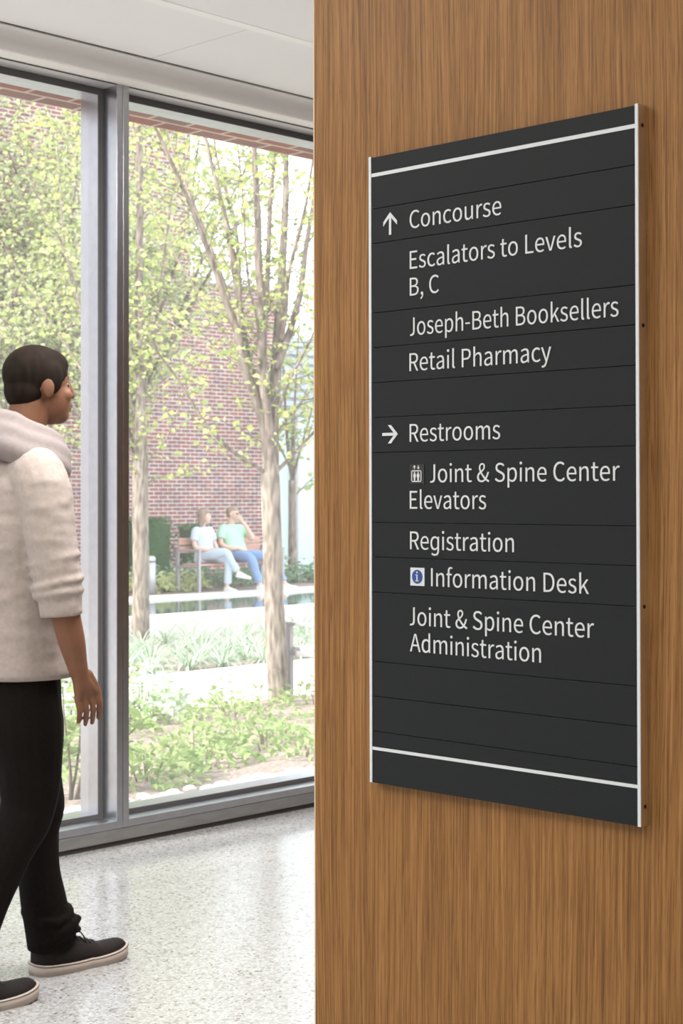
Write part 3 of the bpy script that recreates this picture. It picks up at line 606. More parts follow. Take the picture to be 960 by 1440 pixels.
main = [
 ([(379, 664), (370, 584), (347, 518), (337, 466), (317, 408), (291, 334), (262, 262), (223, 175), (196, 110)], .060, .014, -.5),
 ([(352, 530), (337, 466), (313, 385), (277, 290), (238, 189), (215, 130)], .034, .012, .5),
 ([(377, 655), (369, 573), (345, 480), (328, 356), (319, 308), (306, 253), (291, 195), (280, 140)], .058, .018, .25),
 ([(340, 478), (332, 319), (312, 238), (299, 195), (290, 140)], .026, .012, .7),
 ([(380, 660), (378, 600), (370, 500), (370, 415), (365, 356), (365, 297), (361, 215), (358, 130)], .072, .030, -.3),
 ([(371, 480), (376, 389), (380, 260), (384, 210), (388, 120)], .036, .018, .45),
 ([(384, 660), (385, 573), (391, 474), (396, 389), (398, 341), (402, 260), (402, 215), (404, 120)], .074, .028, .35),
 ([(390, 510), (409, 455), (424, 400), (431, 341), (440, 285), (452, 190)], .046, .022, .1),
 ([(396, 470), (402, 444), (409, 378), (428, 308), (437, 270), (450, 190)], .030, .012, -.6),
 ([(374, 662), (366, 652), (325, 625), (291, 588), (255, 529), (229, 492), (196, 438), (160, 390)], .026, .007, -.7),
 ([(386, 660), (409, 636), (439, 603), (475, 560)], .026, .016, .3),
 ([(384, 590), (409, 529), (439, 474), (470, 410)], .022, .010, -.5),
 ([(362, 575), (354, 540), (325, 481), (291, 415), (251, 360), (210, 282), (180, 220)], .020, .007, .8),
 ([(372, 500), (362, 440), (352, 380), (350, 300), (345, 230)], .016, .007, -.9),
 ([(384, 610), (420, 560), (450, 520), (500, 470)], .016, .007, .9),
 ([(350, 520), (330, 500), (290, 470), (240, 440), (190, 400)], .014, .005, 1.0),
]
grow('courtyard_tree', 'multi-branched young tree nearest the right pane, trunk standing in the mulch bed', (9.33, 9.77, -.40),
     [(.02, 0, -.05, .105), (.005, 0, .12, .092), (-.01, 0, .4, .088), (-.03, 0, .9, .083), (-.045, 0, 1.4, .080), (-.06, 0, 1.85, .082), (-.06, 0, 1.98, .070), (-.06, 0, 2.2, .045)],
     [main_limb(*m_) for m_ in main], 11, 'leaf_tree', .058, .10, per=6)
def lim2(pts, r0, r1, a1): return px_limb(pts, 188, 910, 117., r0, r1, 0, a1)
sec = [
 ([(188, 640), (188, 500), (186, 400), (187, 280), (185, 160), (184, 60)], .085, .045, .1),
 ([(187, 660), (165, 610), (140, 540), (122, 487), (100, 395), (85, 348), (54, 284), (30, 200)], .040, .010, -.6),
 ([(186, 650), (150, 590), (110, 530), (87, 495), (44, 431), (15, 387), (-20, 330)], .036, .010, .5),
 ([(186, 670), (150, 630), (122, 605), (95, 564), (81, 549), (50, 505), (10, 450)], .030, .008, -1.0),
 ([(187, 640), (155, 570), (122, 500), (92, 430), (70, 340), (60, 250), (50, 150)], .032, .010, 1.0),
 ([(187, 600), (160, 520), (135, 420), (120, 320), (110, 200), (100, 100)], .034, .012, .3),
 ([(187, 560), (170, 440), (160, 300), (150, 170), (145, 60)], .030, .014, -.5),
 ([(188, 580), (205, 480), (215, 380), (228, 260), (235, 140)], .030, .012, .6),
 ([(189, 670), (205, 640), (225, 620), (250, 560), (270, 500)], .022, .008, -.3),
 ([(189, 690), (210, 672), (240, 668), (262, 660)], .016, .006, .2),
 ([(187, 700), (140, 660), (110, 640), (70, 600)], .016, .006, .4),
]
grow('courtyard_tree', 'tree with a straight mottled trunk partly hidden by the window mullion', (12.25, 15.2, -.47),
     [(.0, 0, -.05, .125), (0, 0, .15, .112), (.01, 0, .8, .10), (.0, 0, 1.6, .095), (0, 0, 2.2, .094), (0, 0, 2.5, .08), (0, 0, 2.9, .05)],
     [lim2(*m_) for m_ in sec], 23, 'leaf_tree', .075, .09, per=7, twig_len=(.3, .95))
def lim3(pts, r0, r1, a1): return px_limb(pts, 411, 805, 78., r0, r1, 0, a1)
thr = [([(411, 668), (404, 610), (400, 540), (396, 460)], .05, .015, .2), ([(411, 668), (420, 630), (432, 590), (445, 540)], .04, .012, -.3),
       ([(411, 690), (425, 675), (440, 660), (460, 640)], .02, .008, .3), ([(411, 660), (412, 600), (416, 520), (420, 430)], .045, .015, .4), ([(411, 655), (390, 610), (370, 570), (350, 540)], .03, .01, .2)]
grow('courtyard_tree', 'slender tree far back in front of the pale green glass', (19.94, 20.5, -.18),
     [(0, 0, -.05, .085), (0, 0, .6, .075), (0, 0, 1.3, .07), (0, 0, 1.8, .068)], [lim3(*m_) for m_ in thr], 31, 'leaf_tree', .11, .16, per=6, twig_len=(.4, 1.0))
# a broad tree farther left, seen through the left pane
rng = random.Random(5); br = []
for i in range(13):
    a = rng.uniform(-1, 1); h = rng.uniform(.3, 1)
    br.append([(0, 0, 1.9, .06), (a * .9, rng.uniform(-.6, .6), 2.6 + h, .04), (a * 1.9, rng.uniform(-1.2, 1.2), 3.4 + 2.2 * h, .02), (a * 2.6, rng.uniform(-1.6, 1.6), 4.2 + 3.4 * h, .008)])
grow('courtyard_tree', 'leafy tree at far left seen above and behind the walking man', (13.1, 19.55, -.22),
     [(0, 0, 0, .13), (0, 0, 1.0, .11), (0, 0, 2.0, .09)], br, 41, 'leaf_pale', .075, .042, per=9, twig_len=(.4, 1.1))
br = []
for i in range(12):
    a = rng.uniform(-1, 1); h = rng.uniform(.2, 1)
    br.append([(0, 0, 2.2, .06), (a * .9, rng.uniform(-.6, .6), 3.0 + h, .04), (a * 1.9, rng.uniform(-1., 1.), 4.0 + 2.0 * h, .02), (a * 2.7, rng.uniform(-1.3, 1.3), 4.8 + 3.2 * h, .008)])
grow('courtyard_tree', 'leafy tree behind the second trunk, its crown against the brick wall', (15.2, 19.7, -.2),
     [(0, 0, 0, .11), (0, 0, 1.2, .09), (0, 0, 2.3, .08)], br, 43, 'leaf_pale', .08, .055, per=9, twig_len=(.4, 1.1))

# ------------------------------------------------------------------ planting
def leafy_mound(name, label, cat, loc, rx, ry, h, n, size, lm, seed, group=None, stems=6):
    rng = random.Random(seed)
    t = thing(name, label, cat, loc, rng.random() * 6, group)
    V, F, SV, SF = [], [], [], []
    for i in range(n):
        a = rng.random() * 6.283; q = math.sqrt(rng.random()); top = h * (1 - q * q * .8) * (1 + .25 * math.sin(a * 3 + seed))
        p = Vector((rx * q * math.cos(a), ry * q * math.sin(a), top * rng.uniform(.35, 1)))
        d = Vector((math.cos(a), math.sin(a), rng.uniform(-.3, .7))) + rdir(rng) * .8
        s = size * rng.uniform(.7, 1.3); leaf(V, F, p, d, Vector((0, 0, 1)) + rdir(rng) * .4, s, s * .75)
    data_obj('leaves', V, F, lm, t)
    for i in range(stems):
        a = rng.random() * 6.283; q = rng.random() * .8
        tube(SV, SF, [Vector((rx * q * .3 * math.cos(a), ry * q * .3 * math.sin(a), -.06)), Vector((rx * q * .7 * math.cos(a), ry * q * .7 * math.sin(a), h * .4)), Vector((rx * q * math.cos(a), ry * q * math.sin(a), h * .8 * (1 - q * q * .8)))], .006, .003, 5)
    data_obj('stems', SV, SF, 'twig', t)
    return t
gc = [(5.17, 6.35, .62, .36, .22, 420), (5.75, 6.55, .42, .28, .16, 220), (6.20, 7.20, .42, .36, .20, 260), (7.95, 8.75, .55, .42, .34, 360), (6.55, 6.95, .45, .32, .18, 240),
      (7.10, 7.75, .50, .34, .20, 240), (6.9, 8.9, .48, .45, .36, 320), (6.0, 7.9, .40, .3, .22, 200), (6.95, 7.2, .36, .28, .12, 130), (8.35, 9.35, .40, .30, .22, 200),
      (9.35, 9.30, .45, .26, .26, 260), (8.2, 8.0, .36, .26, .10, 110), (6.25, 6.30, .34, .22, .10, 110), (7.5, 9.4, .4, .3, .25, 200), (4.9, 7.0, .45, .35, .22, 220), (5.4, 7.6, .5, .4, .3, 260)]
for i, (x, y, rx, ry, h, n) in enumerate(gc):
    leafy_mound('groundcover_plant', 'low bright green leafy groundcover plant growing in the mulch outside the window', 'plant', (x, y, gz(x, y) - .01), rx * .85, ry * .8, h * .85, int(n * .75), .048, 'leaf_ground', 100 + i, 'leafy groundcover plants in the mulch bed')
for i, (x, y) in enumerate([(8.1, 10.0), (7.75, 9.7), (7.3, 9.9), (6.9, 9.5)]):
    leafy_mound('flowering_shrub', 'pale variegated leafy shrub by the near edge of the white path', 'plant', (x, y - .1, gz(x, y - .1) - .01), .36, .30, .42, 260, .065, 'leaf_variegated', 140 + i, 'pale shrubs at the path edge')
# upright shrub by the left pane, behind the man's legs
def stem_shrub(label, loc, n, h, spread, seed, lm='leaf_ground', size=.055):
    rng = random.Random(seed); t = thing('leafy_shrub', label, 'shrub', loc)
    V, F, LV, LF = [], [], [], []
    for i in range(n):
        a = rng.random() * 6.283; p = Vector((.05 * math.cos(a), .05 * math.sin(a), -.05)); d = Vector((spread * math.cos(a), spread * math.sin(a), 1)).normalized(); L = h * rng.uniform(.65, 1.1); tp = [p]
        for s in range(7):
            d = (d + rdir(rng) * .14).normalized(); tp.append(tp[-1] + d * L / 7)
            if s > 1:
                for q in range(5):
                    sz = size * rng.uniform(.7, 1.3); leaf(LV, LF, tp[-1] + rdir(rng) * .03, rdir(rng, -.4, .6), rdir(rng, .3, 1), sz, sz * .7)
        tube(V, F, tp, .009, .003, 6)
    data_obj('stems', V, F, 'twig', t, True); data_obj('leaves', LV, LF, lm, t)
stem_shrub('thin-stemmed upright shrub outside the left pane behind the walking man', (4.62, 6.28, -.06), 13, .72, .35, 77)
stem_shrub('sparse upright shrub farther left, mostly hidden by the walking man', (3.95, 6.6, -.09), 10, .75, .4, 78)
# strap-leaved clumps
straps = []
for k_ in range(5):
    rng = random.Random(200 + k_); V, F = [], []
    for i in range(70):
        a = rng.random() * 6.283; L = rng.uniform(.24, .40); lean = rng.uniform(.4, 1.25); w = rng.uniform(.012, .02)
        hd = Vector((math.cos(a), math.sin(a), 0)); side = Vector((-math.sin(a), math.cos(a), 0)); p = hd * rng.uniform(0, .05); el = math.pi / 2 - lean * .6; b = len(V)
        for s in range(6):
            ww = w * (1 - (s / 5.2) ** 2 * .9); V += [p - side * ww * .5, p + side * ww * .5]
            p = p + (hd * math.cos(el) + Vector((0, 0, 1)) * math.sin(el)) * (L / 5); el -= lean * .48
        for s in range(5): F.append((b + 2 * s, b + 2 * s + 1, b + 2 * s + 3, b + 2 * s + 2))
    me = bpy.data.meshes.new('lilyturf_clump'); me.from_pydata(V, [], F); me.materials.append(M['leaf_strap']); straps.append(me)
rng = random.Random(9); n_ = 0
for j in range(7):
    for i in range(14):
        x = 8.6 + i * .50 + rng.uniform(-.14, .14) + (j % 2) * .25 + j * .14; y = 12.35 + j * .50 + rng.uniform(-.12, .12)
        if (Vector((x, y)) - Vector((12.25, 15.2))).length < .3: continue
        o = link(bpy.data.objects.new('lilyturf_clump', straps[(i * 3 + j) % 5])); o.location = (x, y, gz(x, y) - .02); o.rotation_euler = (0, 0, rng.random() * 6.28)
        s = rng.uniform(.8, 1.25); o.scale = (s, s, s * rng.uniform(.9, 1.1))
        tag(o, 'grassy clump of arching strap leaves in the bed in front of the pool wall', 'plant', 'strap-leaved clumps before the pool')
# hedges and low plants beyond the pool
def hedge(label, loc, w, d, h, n, seed, lm='leaf_hedge', size=.06, name='clipped_hedge'):
    rng = random.Random(seed); t = thing(name, label, 'hedge', loc)
    bm = boxes((-w / 2 + .05, w / 2 - .05, -d / 2 + .05, d / 2 - .05, 0, h - .05))
    bmesh.ops.subdivide_edges(bm, edges=bm.edges, cuts=5, use_grid_fill=True)
    for v in bm.verts: v.co += v.co.normalized() * .05 * noise.noise(v.co * 6)
    mesh_obj('bush_core', bm, 'leaf_hedge', t)
    V, F = [], []
    for i in range(n):
        f = rng.choice('xXyYzz'); p = Vector((rng.uniform(-w / 2, w / 2), rng.uniform(-d / 2, d / 2), rng.uniform(0, h)))
        nn = {'x': Vector((-1, 0, 0)), 'X': Vector((1, 0, 0)), 'y': Vector((0, -1, 0)), 'Y': Vector((0, 1, 0)), 'z': Vector((0, 0, 1))}[f]
        if f == 'x': p.x = -w / 2
        if f == 'X': p.x = w / 2
        if f == 'y': p.y = -d / 2
        if f == 'Y': p.y = d / 2
        if f == 'z': p.z = h
        s = size * rng.uniform(.7, 1.3); leaf(V, F, p + nn * rng.uniform(-.05, .02), nn * .6 + rdir(rng), nn + rdir(rng) * .3, s, s * .6)
    data_obj('leaves', V, F, lm, t)
hedge('dark green clipped hedge block against the brick wall, left of the bench', (17.05, 21.0, -.18), .78, .5, 1.12, 900, 61)
hedge('small dark green rounded bush just behind the bench back', (17.85, 20.75, -.18), .42, .42, 1.02, 400, 62, name='round_bush')
for i, (x, y, rx) in enumerate([(16.35, 19.9, .24), (16.62, 19.95, .26), (16.90, 20.0, .24), (15.8, 20.0, .26), (17.22, 19.98, .22)]):
    leafy_mound('lime_hosta', 'lime green leafy mound at the pool edge beside the bollard', 'plant', (x, y, -.18), rx, rx, .30, 120, .10, 'leaf_lime', 300 + i, 'lime green mounds by the bollard')
for i in range(13):
    x = 16.4 + i * .36; leafy_mound('low_shrub', 'grey-green low shrub in the row behind the bench', 'plant', (x, 20.35 + .1 * math.sin(i * 2.1), -.18), .30, .28, .42, 170, .08, 'leaf_blue', 330 + i, 'grey-green low shrubs behind the bench')
# ------------------------------------------------------------------ people
def blob_mesh(shapes, voxel, smooth=6):
    bm = bmesh.new()
    def ring_loft(rings):
        prev = None; first = None
        for r in rings:
            vs = [bm.verts.new(p) for p in r]
            if prev:
                n = len(vs)
                for i in range(n): bm.faces.new((prev[i], prev[(i + 1) % n], vs[(i + 1) % n], vs[i]))
            else: first = vs
            prev = vs
        bm.faces.new(first[::-1]); bm.faces.new(prev)
    for s in shapes:
        if s[0] == 'c':      # chain of points with radii, round ended: ('c', [(p, r), ...], flat_start, flat_end)
            pts = [(Vector(p), r) for p, r in s[1]]; flat0 = len(s) > 2 and s[2]; flat1 = len(s) > 3 and s[3]
            dense = []
            cp = catmull([p for p, r in pts], 5); N = len(cp)
            for i, p in enumerate(cp):
                u = i / (N - 1) * (len(pts) - 1); j = min(int(u), len(pts) - 2); f = u - j; f = f * f * (3 - 2 * f)
                dense.append((p, pts[j][1] + (pts[j + 1][1] - pts[j][1]) * f))
            rings = []
            d0 = (dense[1][0] - dense[0][0]).normalized(); d1 = (dense[-1][0] - dense[-2][0]).normalized()
            def circ(p, d, r, u0):
                w = d.cross(u0).normalized(); u = w.cross(d).normalized()
                return [p + u * (r * math.cos(2 * math.pi * q / 16)) + w * (r * math.sin(2 * math.pi * q / 16)) for q in range(16)]
            u0, _ = frame_of(d0)
            if not flat0:
                for a in (80, 55, 28): rings.append(circ(dense[0][0] - d0 * dense[0][1] * math.sin(R(a)), d0, dense[0][1] * math.cos(R(a)), u0))
            for i, (p, r) in enumerate(dense):
                d = (dense[min(i + 1, N - 1)][0] - dense[max(i - 1, 0)][0]).normalized()
                w = d.cross(u0); u0 = w.cross(d).normalized() if w.length > .01 else u0
                rings.append(circ(p, d, r, u0))
            if not flat1:
                for a in (28, 55, 80): rings.append(circ(dense[-1][0] + d1 * dense[-1][1] * math.sin(R(a)), d1, dense[-1][1] * math.cos(R(a)), u0))
            ring_loft(rings)
        elif s[0] == 'e':    # ellipsoid: centre, radii, optional rotation about the vertical, optional pitch
            _, c, rr = s[:3]; mt = Matrix.Translation(c)
            if len(s) > 3: mt = mt @ Matrix.Rotation(R(s[3]), 4, 'Z')
            if len(s) > 4: mt = mt @ Matrix.Rotation(R(s[4]), 4, 'Y')
            mt = mt @ Matrix.Diagonal((*rr, 1)); bmesh.ops.create_uvsphere(bm, u_segments=24, v_segments=14, radius=1, matrix=mt)
        elif s[0] == 'l':    # loft of upright ellipses (f, l, z, rf, rl)
            ring_loft([[Vector((f + rf * math.copysign(abs(math.cos(a)) ** .85, math.cos(a)), l + rl * math.copysign(abs(math.sin(a)) ** .85, math.sin(a)), z)) for a in [2 * math.pi * q / 28 for q in range(28)]] for f, l, z, rf, rl in s[1]])
    bmesh.ops.recalc_face_normals(bm, faces=bm.faces)
    me = bpy.data.meshes.new('b'); bm.to_mesh(me); bm.free()
    o = bpy.data.objects.new('b', me); COL.objects.link(o)
    r = o.modifiers.new('r', 'REMESH'); r.mode = 'VOXEL'; r.voxel_size = voxel; r.use_smooth_shade = True
    if smooth:
        q = o.modifiers.new('s', 'SMOOTH'); q.factor = .5; q.iterations = smooth
    res = bpy.data.meshes.new_from_object(o.evaluated_get(bpy.context.evaluated_depsgraph_get()))
    bpy.data.objects.remove(o); bpy.data.meshes.remove(me)
    return res
def solid(name, shapes, voxel, material, parent, smooth=6, fn=None):
    me = blob_mesh(shapes, voxel, smooth); me.name = name
    if fn:
        for v in me.vertices: v.co = fn(v.co)
        me.update()
    me.materials.clear(); me.materials.append(M[material])
    for p in me.polygons: p.use_smooth = True; p.material_index = 0
    return link(bpy.data.objects.new(name, me), parent)
def hand(wrist, knuck, tips, side, thumb, r=.0080):
    """palm from wrist to knuckles, four unequal bent fingers and a thumb from the side of the palm"""
    w, kn = Vector(wrist), Vector(knuck); ax = (kn - w); sd = Vector(side).normalized(); bend = (Vector(tips) - kn)
    S = [('c', [(w, .026), (w.lerp(kn, .5) + sd * .006, .020), (kn + sd * .024 - ax * .1, .0125)]), ('c', [(w, .024), (w.lerp(kn, .5) - sd * .010, .018), (kn - sd * .026 - ax * .1, .0115)]), ('c', [(w, .024), (w.lerp(kn, .6), .019), (kn - ax * .06, .0135)])]
    for q, ln in ((.0320, .92), (.0108, 1.0), (-.0108, .95), (-.0315, .78)):
        b = kn + sd * q - ax * .04; perp = bend.cross(sd).normalized() * .010
        m1 = b + bend * (.42 * ln) + perp * .6; e = b + bend * ln - perp * .6
        S.append(('c', [(b, r * 1.12), (m1, r), (b + bend * (.75 * ln) + perp * .1, r * .95), (e, r * .8)]))
    tb = w.lerp(kn, .28) + sd * .022; T = Vector(thumb)
    S.append(('c', [(tb, .0145), (tb.lerp(T, .5) + sd * .008, .0115), (T, .0088)]))
    return S
def head_shapes(c, yaw, s=1.0, tilt=0):
    """skull, jaw, nose, brow, lips, ears round the head centre c"""
    rz = Matrix.Rotation(R(yaw), 3, 'Z'); c = Vector(c)
    P = lambda f, l, z: c + rz @ (Vector((f, l, z)) * s)
    S = [('e', P(-.012, 0, .026), (.094 * s, .074 * s, .082 * s), yaw), ('e', P(.030, 0, -.030), (.062 * s, .060 * s, .078 * s), yaw),
         ('e', P(.052, 0, -.078), (.036 * s, .036 * s, .028 * s), yaw), ('e', P(.068, 0, .028), (.016 * s, .038 * s, .013 * s), yaw),
         ('c', [(P(.084, 0, .018), .0085 * s), (P(.097, 0, -.010), .0085 * s), (P(.100, 0, -.022), .0095 * s)]),
         ('e', P(.087, 0, -.050), (.012 * s, .022 * s, .007 * s), yaw), ('e', P(.084, 0, -.062), (.012 * s, .020 * s, .008 * s), yaw)]
    for q in (-1, 1):
        S += [('e', P(-.010, q * .075, -.006), (.017 * s, .011 * s, .030 * s), yaw + q * 18), ('e', P(.058, q * .040, -.024), (.022 * s, .018 * s, .020 * s), yaw)]
    return S, P
def face_bits(P, s, parent, lid='hair_black'):
    V, F = [], []
    o = []
    for q in (-1, 1):
        bm = bmesh.new(); bmesh.ops.create_uvsphere(bm, u_segments=12, v_segments=8, radius=.0105 * s, matrix=Matrix.Translation(P(.065, q * .032, .003)))
        mesh_obj('eye', bm, 'lens_dark', parent, True)
        tube(V, F, catmull([P(.0775, q * .014, .026), P(.0745, q * .027, .030), P(.063, q * .039, .026)], 3), .0042 * s, .003 * s, 6)
    data_obj('eyebrows', V, F, lid, parent, True)
def shoe(name, parent, heel, yaw, L, W, upper, lace=True, H=.085, toe_up=.0, pitch=0):
    """low canvas shoe: the upper with rubber sole, foxing line and laces as pieces of it"""
    half = lambda t: W / 2 * (.62 + .38 * math.sin(math.pi * min(1, t * 1.25 + .12)) if t < .55 else .62 + .38 * math.sin(math.pi * min(1, t * .62 + .35))) * min(1, math.sqrt(max(0, 1 - ((t - .82) / .18) ** 2)) if t > .82 else 1) * min(1, math.sqrt(max(0, 1 - ((.10 - t) / .10) ** 2)) if t < .10 else 1)
    top = lambda t: H * (1.0 if t < .36 else 1 - .48 * ((t - .36) / .34) ** .9 if t < .70 else .52 - .10 * ((t - .70) / .3) ** 2) * (1 if t < .9 else math.sqrt(max(.12, 1 - ((t - .9) / .1) ** 2 * .85)))
    spring = lambda t: toe_up * max(0, (t - .68) / .32) ** 2
    mx = Matrix.Translation(heel) @ Matrix.Rotation(R(yaw), 4, 'Z') @ Matrix.Rotation(R(pitch), 4, 'Y')
    ts = [0.0015, .012, .03, .06, .1] + [.1 + .72 * i / 16 for i in range(1, 17)] + [.86, .9, .935, .965, .985, .997]
    def build(nm, z0, ztop, grow_, material, par, arc):
        bm = bmesh.new(); prev = None
        for t in ts:
            w = half(t) + grow_; zt = ztop(t); z_ = z0(t); row = []
            x = t * L + grow_ * (2 * t - 1)
            n = 12
            for i in range(n + 1):
                a = math.pi * i / n
                if arc: p = (x, -w * math.cos(a) * (1 if .2 < i / n < .8 else 1), z_ + (zt - z_) * math.sin(a) ** .62)
                else: p = (x, -w * (1 - 2 * i / n), zt)
                row.append(bm.verts.new((p[0], p[1], p[2] + spring(t))))
            lo = [bm.verts.new((x, w, z_ + spring(t))), bm.verts.new((x, -w, z_ + spring(t)))] if not arc else []
            row += lo
            if prev:
                q = len(row)
                for i in range(q): bm.faces.new((prev[i], prev[(i + 1) % q], row[(i + 1) % q], row[i]))
            else: bm.faces.new(row[::-1])
            prev = row
        bm.faces.new(prev); bmesh.ops.recalc_face_normals(bm, faces=bm.faces); bm.transform(mx)
        return mesh_obj(nm, bm, material, par, True)
    up = build(name, lambda t: .020, lambda t: top(t) + .012, 0, upper, parent, True)
    so = build('sole', lambda t: .0, lambda t: .032 - .004 * math.sin(math.pi * t), .0045, 'shoe_rubber' if upper == 'shoe_canvas' else 'shoe_white', up, False)
    if lace:
        so['label'] = 'cream rubber sole'
        ln = build('foxing_line', lambda t: .0275 - .004 * math.sin(math.pi * t), lambda t: .0292 - .004 * math.sin(math.pi * t), .0052, 'lace_dark', up, False)
        V, F = [], []
        for i in range(4):
            t = .44 + i * .065; z = top(t) + .014
            tube(V, F, [mx @ Vector((t * L, y, z - abs(y) * abs(y) * 9)) for y in (-.026, -.013, 0, .013, .026)], .0028, .0028, 6)
        for q in (-1, 1): tube(V, F, catmull([mx @ Vector((.43 * L, 0, top(.43) + .016)), mx @ Vector((.47 * L, q * .018, top(.43) + .026)), mx @ Vector((.52 * L, q * .030, top(.5) + .004)), mx @ Vector((.47 * L, q * .014, top(.45) + .014))], 4), .0022, .0022, 6)
        data_obj('laces', V, F, 'lace_dark', up, True)
    return up

# --- the walking man, stepping along the glazing
man = thing('person', 'man in cream sweatshirt, black trousers and dark canvas shoes walking past the window', 'person', (2.56, 3.73, 0), math.atan2(-.17, .985))
hs, HP = head_shapes((.083, 0, 1.652), 0, .97)
body = list(hs) + [('c', [((.015, 0, 1.46), .062), ((.035, 0, 1.53), .056), ((.055, 0, 1.60), .056)]),
    ('l', [(0, 0, .86, .10, .15), (0, 0, 1.0, .095, .14), (.0, 0, 1.15, .10, .15), (.0, 0, 1.32, .10, .165), (.0, 0, 1.42, .08, .15), (.005, 0, 1.47, .06, .08)]),
    ('c', [((0, -.175, 1.40), .055), ((.012, -.232, 1.16), .045), ((.022, -.246, 1.10), .043), ((.05, -.247, .99), .037), ((.076, -.243, .895), .027)]),
    ('c', [((0, .175, 1.40), .055), ((-.07, .235, 1.16), .045), ((-.03, .245, 1.03), .040), ((.03, .235, .91), .028)]),
    ('c', [((0, .085, .92), .085), ((.06, .095, .72), .072), ((.125, .10, .48), .046), ((.13, .105, .33), .040), ((.165, .11, .09), .034)]),
    ('c', [((0, -.085, .92), .085), ((.005, -.09, .70), .072), ((.005, -.09, .49), .052), ((-.09, -.09, .33), .050), ((-.19, -.09, .10), .036)])]
body += hand((.076, -.243, .893), (.106, -.238, .820), (.122, -.225, .738), (.9, .1, .25), (.150, -.225, .790))
body += hand((.03, .235, .908), (.06, .232, .835), (.08, .222, .752), (.9, -.1, .25), (.104, .222, .806))
solid('body', body, .0036, 'skin_dark', man, 5)
face_bits(HP, .97, man)
hair = [('e', HP(-.016, 0, .036), (.0935, .0765, .082), 0), ('e', HP(-.048, 0, -.010), (.056, .064, .060), 0), ('e', HP(.004, 0, .062), (.078, .062, .050), 0),
        ('e', HP(.006, .068, .022), (.030, .016, .045), 0), ('e', HP(.006, -.068, .022), (.030, .016, .045), 0)]
solid('hair', hair, .005, 'hair_black', man, 4)
def folds(c):
    d = .0045 * noise.noise(Vector((c.x * 9, c.y * 9, c.z * 22))) + .003 * noise.noise(Vector((c.x * 20, c.y * 20, c.z * 45)))
    n = Vector((c.x, c.y, 0)); n = n.normalized() if n.length > .01 else n
    c = c + n * d * (1 if c.z > .90 else .25)
    if abs(c.y) < .21 and c.z < .876: c.z = .863
    return c
shirt = [('l', [(.005, 0, .862, .146, .192), (.005, 0, .885, .146, .192), (0, 0, .93, .141, .188), (0, 0, 1.05, .132, .178), (0, 0, 1.16, .134, .184), (.0, 0, 1.28, .134, .194), (.0, 0, 1.37, .120, .192), (0, 0, 1.43, .098, .160), (.008, 0, 1.475, .080, .105)]),
    ('c', [((.0, -.150, 1.405), .078), ((.003, -.186, 1.36), .077), ((.008, -.212, 1.27), .070), ((.014, -.230, 1.17), .064), ((.022, -.242, 1.10), .058), ((.026, -.246, 1.035), .055)], False, True),
    ('c', [((.0, .150, 1.405), .078), ((-.03, .20, 1.33), .073), ((-.07, .235, 1.17), .064), ((-.045, .243, 1.06), .056)], False, True)]
for i, z in enumerate((1.215, 1.183, 1.152, 1.122, 1.096)):
    k_ = (1.40 - z) / .37; cx, cy = .004 + .02 * k_, -.19 - .058 * k_
    for a in range(12):
        a0 = 2 * math.pi * a / 12; a1 = 2 * math.pi * (a + 1) / 12; r = .0585 + .003 * (i % 2)
        g = lambda q: (cx + r * math.cos(q), cy + r * math.sin(q), z + .014 * math.cos(q + .6) * (1 if i % 2 else .6))
        shirt.append(('c', [(g(a0), .0095), (g(a1), .0095)]))
sw = solid('sweatshirt', shirt, .006, 'knit_cream', man, 3, folds)
hood = []
for lvl, (rf, rl, z, r, df) in enumerate(((.096, .100, 1.520, .030, .0), (.110, .128, 1.482, .036, -.008), (.118, .150, 1.448, .036, -.020))):
    N = 20
    ring = [(.022 + df + rf * math.cos(2 * math.pi * i / N), rl * math.sin(2 * math.pi * i / N), z - .030 * math.cos(2 * math.pi * i / N) + (.012 if math.cos(2 * math.pi * i / N) < -.4 else 0)) for i in range(N)]
    for i in range(N): hood.append(('c', [(ring[i], r), (ring[(i + 1) % N], r)]))
hd = solid('hood', hood, .008, 'knit_mauve', man, 8); hd['label'] = 'thick mauve-grey cowl of the sweatshirt round the neck'
trs = [('l', [(0, 0, .78, .120, .160), (0, 0, .84, .118, .158), (0, 0, .90, .112, .152), (0, 0, .94, .105, .145)]),
    ('c', [((-.01, .080, .86), .098), ((.035, .09, .74), .098), ((.095, .098, .60), .082), ((.130, .10, .49), .071), ((.125, .103, .40), .061), ((.130, .106, .30), .060), ((.150, .110, .19), .066), ((.166, .112, .115), .068), ((.170, .112, .068), .066)], False, True),
    ('c', [((-.01, -.080, .86), .098), ((.0, -.09, .74), .100), ((.01, -.09, .60), .086), ((.0, -.09, .50), .074), ((-.055, -.09, .40), .066), ((-.115, -.09, .28), .062), ((-.175, -.09, .145), .068), ((-.19, -.09, .08), .070)], False, True),
    ('c', [((.205, .108, .165), .030), ((.215, .112, .150), .026)])]
for i, (z, rr) in enumerate(((.165, .068), (.135, .071), (.110, .070))):
    for a in range(12):
        g = lambda q: (.160 + .02 * (z < .14) + rr * math.cos(q) * .98, .111 + rr * math.sin(q), z + .012 * math.cos(q * 2 + i))
        trs.append(('c', [(g(2 * math.pi * a / 12), .010), (g(2 * math.pi * (a + 1) / 12), .010)]))
solid('trousers', trs, .006, 'trouser_black', man, 4)
shoe('shoe', man, (.115, .112, 0), 2, .30, .108, 'shoe_canvas', toe_up=.012)
shoe('shoe', man, (-.268, -.09, 0), 1, .30, .108, 'shoe_canvas', toe_up=.012)

